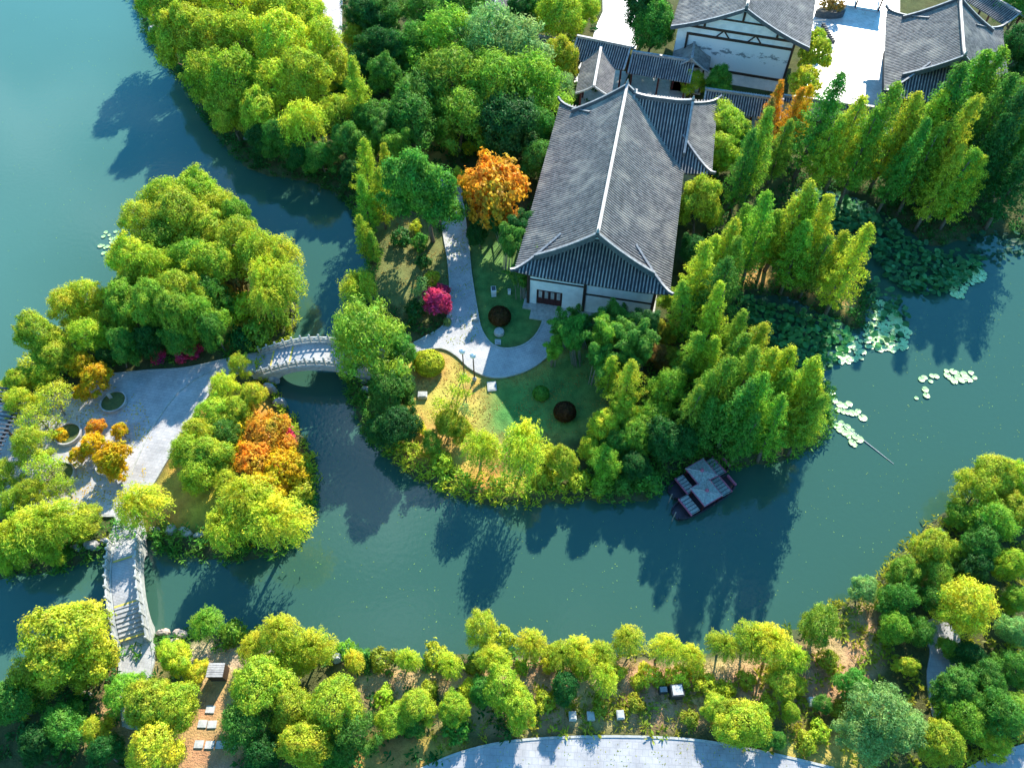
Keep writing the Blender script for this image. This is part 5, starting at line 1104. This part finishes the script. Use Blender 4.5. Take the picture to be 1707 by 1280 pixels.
# ------------------------------------------------------------------ rocks
def rock(px, py, wpx, hm, label, mat='rock', asp=0.7, z0=0.3):
    q = G(px, py, ZL); r = wpx / ppm(px, py) / 2; n1, n2 = 7, 10; V = []; a0 = random.random() * 6; b = MB(); ro = random.uniform(-0.3, 0.3)
    for i in range(n1):
        th = i / (n1 - 1) * pi / 2 * 1.0; z = hm * sin(th); rr = r * cos(th) ** 0.45
        for j in range(n2):
            t = 2 * pi * j / n2; k = 1 + 0.22 * sin(2.3 * t + a0) + random.uniform(-0.12, 0.12); x, y = rr * k * cos(t), rr * k * asp * sin(t)
            V.append((q[0] + x * cos(ro) - y * sin(ro), q[1] + x * sin(ro) + y * cos(ro), z0 + z * (1 + random.uniform(-0.08, 0.08))))
    F = [(i * n2 + j, i * n2 + (j + 1) % n2, (i + 1) * n2 + (j + 1) % n2, (i + 1) * n2 + j) for i in range(n1 - 1) for j in range(n2)]
    b.add(V, F); b.add([V[(n1 - 1) * n2 + j] for j in range(n2)], [tuple(range(n2))]); o = mk('boulder', b, M[mat]); return tag(o, label, 'rock')
for r_ in [(286, 884, 24, .9, 'first of the row of pale bank rocks east of the lower bridge'), (308, 886, 24, .8, 'second of the row of pale bank rocks east of the lower bridge'), (332, 890, 20, .6, 'last low rock of the row east of the lower bridge'), (258, 882, 20, .5, 'small rock at the lower bridge head on the island'),
           (152, 908, 26, .8, 'grey bank rock just west of the lower bridge'), (126, 912, 20, .6, 'smaller grey bank rock farther west of the lower bridge'), (176, 902, 16, .8, 'upright rock touching the lower bridge foot'),
           (450, 648, 20, 1.1, 'tall rock below the west foot of the upper bridge'), (466, 672, 20, 1.0, 'flat topped pale rock by the canal near the orange maples'), (456, 632, 16, .7, 'rock tucked under the west foot of the upper bridge'),
           (606, 636, 12, .8, 'small white rock under the big tree at the canal corner'), (610, 650, 14, .9, 'middle white rock under the big tree at the canal corner'), (616, 664, 12, .6, 'lowest white rock under the big tree at the canal corner'),
           (443, 566, 14, .9, 'grey rock above the west foot of the upper bridge'), (256, 32, 18, 1.0, 'upper grey rock on the lake shore'), (258, 52, 18, 1.1, 'lower grey rock on the lake shore'), (428, 236, 18, .9, 'grey rock in the shade at the end of the wood'), (412, 232, 12, .7, 'small buff rock beside the shaded grey rock'),
           (202, 752, 10, .5, 'small rock beside the amber maples')]: rock(*r_)
for r_ in [(270, 1052, 20, .5, 'flat buff rock at the south foot of the lower bridge'), (298, 1054, 24, .45, 'long low buff rock by the water near the lower bridge'), (290, 1068, 18, .5, 'buff rock behind the long low one'), (564, 1098, 22, 1.2, 'tall white rock on the near bank beside a small yellow tree'),
           (342, 1096, 18, .7, 'buff rock left of the wooden box'), (402, 1092, 16, .5, 'rounded buff rock right of the wooden box'), (452, 1092, 20, 1.0, 'upright buff rock between the near bank willows'), (382, 1080, 14, .5, 'buff rock above the wooden box'), (1566, 886, 20, .6, 'white rock at the water edge on the east bank'), (142, 1158, 26, .6, 'brown rock beside the big yellow tree'), (420, 1104, 14, .4, 'low buff rock in the sandy clearing')]: rock(*r_, mat='rock_buff' if 'buff' in r_[4] or 'brown' in r_[4] else 'stone_white')

# ------------------------------------------------------------------ planters on the plaza
def planter(px, py, wpx, label):
    q = G(px, py, 1.25); R = wpx / ppm(px, py, 1.2) / 2; root = thing('round_planter', (q[0], q[1], 0.8), label, 'planter', 'round tree planters on the plaza'); n_ = 32; b = MB(); A = [2 * pi * k / n_ for k in range(n_)]
    V = [(q[0] + r * cos(t), q[1] + r * sin(t), z) for r, z in ((R, 0.8), (R, 1.25), (R - 0.14, 1.25), (R - 0.14, 1.0)) for t in A]
    b.add(V, [(i * n_ + j, i * n_ + (j + 1) % n_, (i + 1) * n_ + (j + 1) % n_, (i + 1) * n_ + j) for i in range(3) for j in range(n_)]); mk('rim', b, M['rock'], root)
    b = MB(); b.add([(q[0] + (R - 0.12) * cos(t), q[1] + (R - 0.12) * sin(t), 1.1) for t in A], [tuple(range(n_))]); mk('soil', b, M['soil'], root); return q, R
M['soil'] = pmat('planter_grass', (0.12, 0.15, 0.04), (0.07, 0.09, 0.03), 5, 0.95, 0.5)
planter(188, 668, 44, 'round stone planter of grass with a small upright marker stone'); planter(182, 772, 46, 'round stone planter under the amber maples at plaza centre'); planter(112, 722, 44, 'round stone planter near the slatted pergola'); planter(98, 790, 50, 'round stone planter below the thin twiggy trees')
q = G(184, 662, 1.2); mk_ = MB().box((q[0], q[1], 1.45), (0.3, 0.16, 0.75), 0.5); tag(mk('marker_stone', mk_, M['stone']), 'small upright stone standing in the grass planter', 'stone marker')

# ------------------------------------------------------------------ lamps, boxes, slabs, bin, pergola
def lamp(px, py, label):
    q = G(px, py, ZL + 0.1); root = thing('lamp_post', (q[0], q[1], ZL), label, 'lamp post', 'globe lamps beside the hall path'); x, y = q
    mk('base', MB().lathe((x, y, ZL), [(0.2, 0), (0.2, 0.25), (0.1, 0.4)], 10), M['stone'], root); mk('pole', MB().tube([(x, y, ZL), (x, y, ZL + 3.5)], [0.07, 0.05], 8), M['metal'], root)
    mk('globe', MB().lathe((x, y, ZL + 3.5), [(0.08, 0), (0.25, 0.1), (0.3, 0.3), (0.24, 0.5), (0.06, 0.6)], 12), M['lamp_white'], root)
lamp(774, 625, 'globe lamp post nearer the bridge at the path edge'); lamp(791, 632, 'globe lamp post on a pale base, nearer the hall')
def slab_thing(name, px, py, wx, wy, h, rz, label, cat, mat='stone_white', inset=None, z=ZL):
    q = G(px, py, z); s = ppm(px, py); x, y = q; sx, sy = wx / s, wy / s / cos(TH); root = thing(name, (x, y, z), label, cat)
    mk('block', MB().box((x, y, z + h / 2), (sx, sy, h), rz), M[mat], root)
    mk('top', MB().box((x, y, z + h + 0.02), (sx * 0.8, sy * 0.8, 0.04), rz), M[inset or 'stone'], root); return root
slab_thing('stone_block', 705, 661, 15, 9, 0.4, 0, 'white stone block at the foot of the golden bush', 'stone block')
slab_thing('ground_hatch', 820, 645, 15, 15, 0.15, 0.1, 'pale square hatch set in the lawn below the curved path', 'hatch')
slab_thing('ground_hatch', 830, 571, 10, 9, 0.12, 0.0, 'small square grate in the shaded lawn point', 'hatch', inset='ridge')
slab_thing('utility_box', 823, 491, 8, 9, 0.9, 0.1, 'taller white utility box on the shaded lawn', 'utility box', 'plaster', 'ridge_dark'); slab_thing('utility_box', 849, 489, 5, 5, 0.5, 0, 'smaller white utility box near the hall bamboo', 'utility box', 'plaster')
slab_thing('stone_stool', 793, 535, 8, 5, 0.4, 0, 'small stone seat on the path kerb', 'stone seat', 'stone')
q = G(832, 553, ZL + 0.3); tag(mk('round_stone', MB().lathe((q[0], q[1], ZL), [(0.48, 0), (0.52, 0.2), (0.46, 0.42), (0.2, 0.46)], 16), M['stone']), 'round grey stone table before the red-brown bush', 'stone table')
for i, (x, y, l) in enumerate(((954, 1195, 'first of three white stone cubes above the road'), (984, 1195, 'middle one of three white stone cubes above the road'), (1033, 1193, 'last of three white stone cubes above the road'), (1352, 1171, 'lone pale stone cube in the shade beside the pale feathery trees'))): slab_thing('stone_cube', x, y, 12, 11, 0.55, 0.05, l, 'stone cube')
r_ = slab_thing('service_box', 1125, 1156, 21, 16, 1.1, 0.08, 'large white topped service box in dry grass', 'service box', 'metal', 'stone_white'); slab_thing('service_box', 1104, 1152, 14, 8, 0.6, 0.05, 'low dark service box beside the large one', 'service box', 'metal', 'ridge')
for i, (x, y) in enumerate(((351, 1182), (338, 1206), (354, 1207), (332, 1240), (350, 1241), (368, 1241), (386, 1243))):
    q = G(x, y, ZL); tag(mk('stepping_slab', MB().box((q[0], q[1], ZL + 0.04), (0.62, 0.5, 0.1), random.uniform(-.05, .05)), M['stone_white']), ['single white slab nearest the wooden box', 'west slab of the pair below the single one', 'east slab of the pair below the single one', 'first slab of the lowest white row', 'second slab of the lowest white row', 'third slab of the lowest white row', 'last slab of the lowest white row'][i], 'paving slab')
q = G(368, 1124, ZL); x, y = q; root = thing('planked_box', (x, y, ZL), 'dark wooden box with planked lid on the sandy clearing', 'wooden box'); mk('body', MB().box((x, y, ZL + 0.6), (1.15, 0.95, 1.2)), M['timber'], root)
for k in range(6): mk('plank', MB().box((x, y - 0.42 + 0.168 * k, ZL + 1.24), (1.2, 0.145, 0.06)), M['rock'], root)
q = G(1562, 1068, ZL); tag(mk('round_disc', MB().lathe((q[0], q[1], ZL + 0.1), [(0.36, 0), (0.36, 0.08), (0.05, 0.1)], 18), M['stone']), 'pale round disc on the dark shaded walk', 'disc')
# slatted pergola at the west edge
q = G(-8, 716, 3.0); x, y = q; root = thing('slatted_pergola', (x, y, ZL), 'grey slatted pergola roof at the west edge of the plaza', 'pergola')
for k in range(22): mk('slat', MB().box((x - 0.4, y - 4.2 + 0.4 * k, 3.1), (3.6, 0.14, 0.12), -0.12), M['ridge_dark'], root)
for sx_ in (-1.6, 0.9):
    mk('beam', MB().box((x + sx_, y, 2.95), (0.16, 8.8, 0.18)), M['timber'], root)
    for sy_ in (-4, 0, 4): mk('post', MB().box((x + sx_, y + sy_, 1.85), (0.18, 0.18, 2.1)), M['timber'], root)
# stone trough with dwarf planting and low rail in the court
q = G(1382, 26, 0.9); x, y = q; root = thing('stone_trough', (x, y, 0.8), 'long dark stone trough planter standing on the white court', 'trough planter'); mk('trough', MB().prism([(x + 2.1 * cos(t) * (1 if abs(cos(t)) < .9 else .97), y + 0.75 * sin(t)) for t in np.linspace(0, 2 * pi, 16, endpoint=False)], 0.8, 1.7), M['ridge_dark'], root); mk('soil', MB().prism([(x + 1.9 * cos(t), y + 0.6 * sin(t)) for t in np.linspace(0, 2 * pi, 14, endpoint=False)], 1.7, 1.74), M['bark_pale'], root)
inst('shrub_foliage', PROTO['shrub'][0][0], root, CC['B'][0]).location = (-0.9, 0.1, 0.9); inst('shrub_foliage', PROTO['shrub'][1][0], root, CC['B'][0]).location = (0.6, 0.0, 0.75)
q = G(1362, 44, 0.9); x, y = q; root = thing('low_railing', (x, y, 0.8), 'low slatted railing turning a corner beside the trough planter', 'railing')
for k in range(3): mk('rail', MB().box((x, y, 1.1 + 0.3 * k), (1.9, 0.07, 0.08), 0.05), M['stone'], root)
for k in range(9): mk('rail_slat', MB().box((x + 0.6 + 0.05 * k, y - 0.5 - 0.5 * k, 1.3), (0.5, 0.08, 0.6)), M['ridge_dark'], root)
print('objects', len(bpy.data.objects), 'tris', sum(len(m_.polygons) for m_ in bpy.data.meshes) * 2)
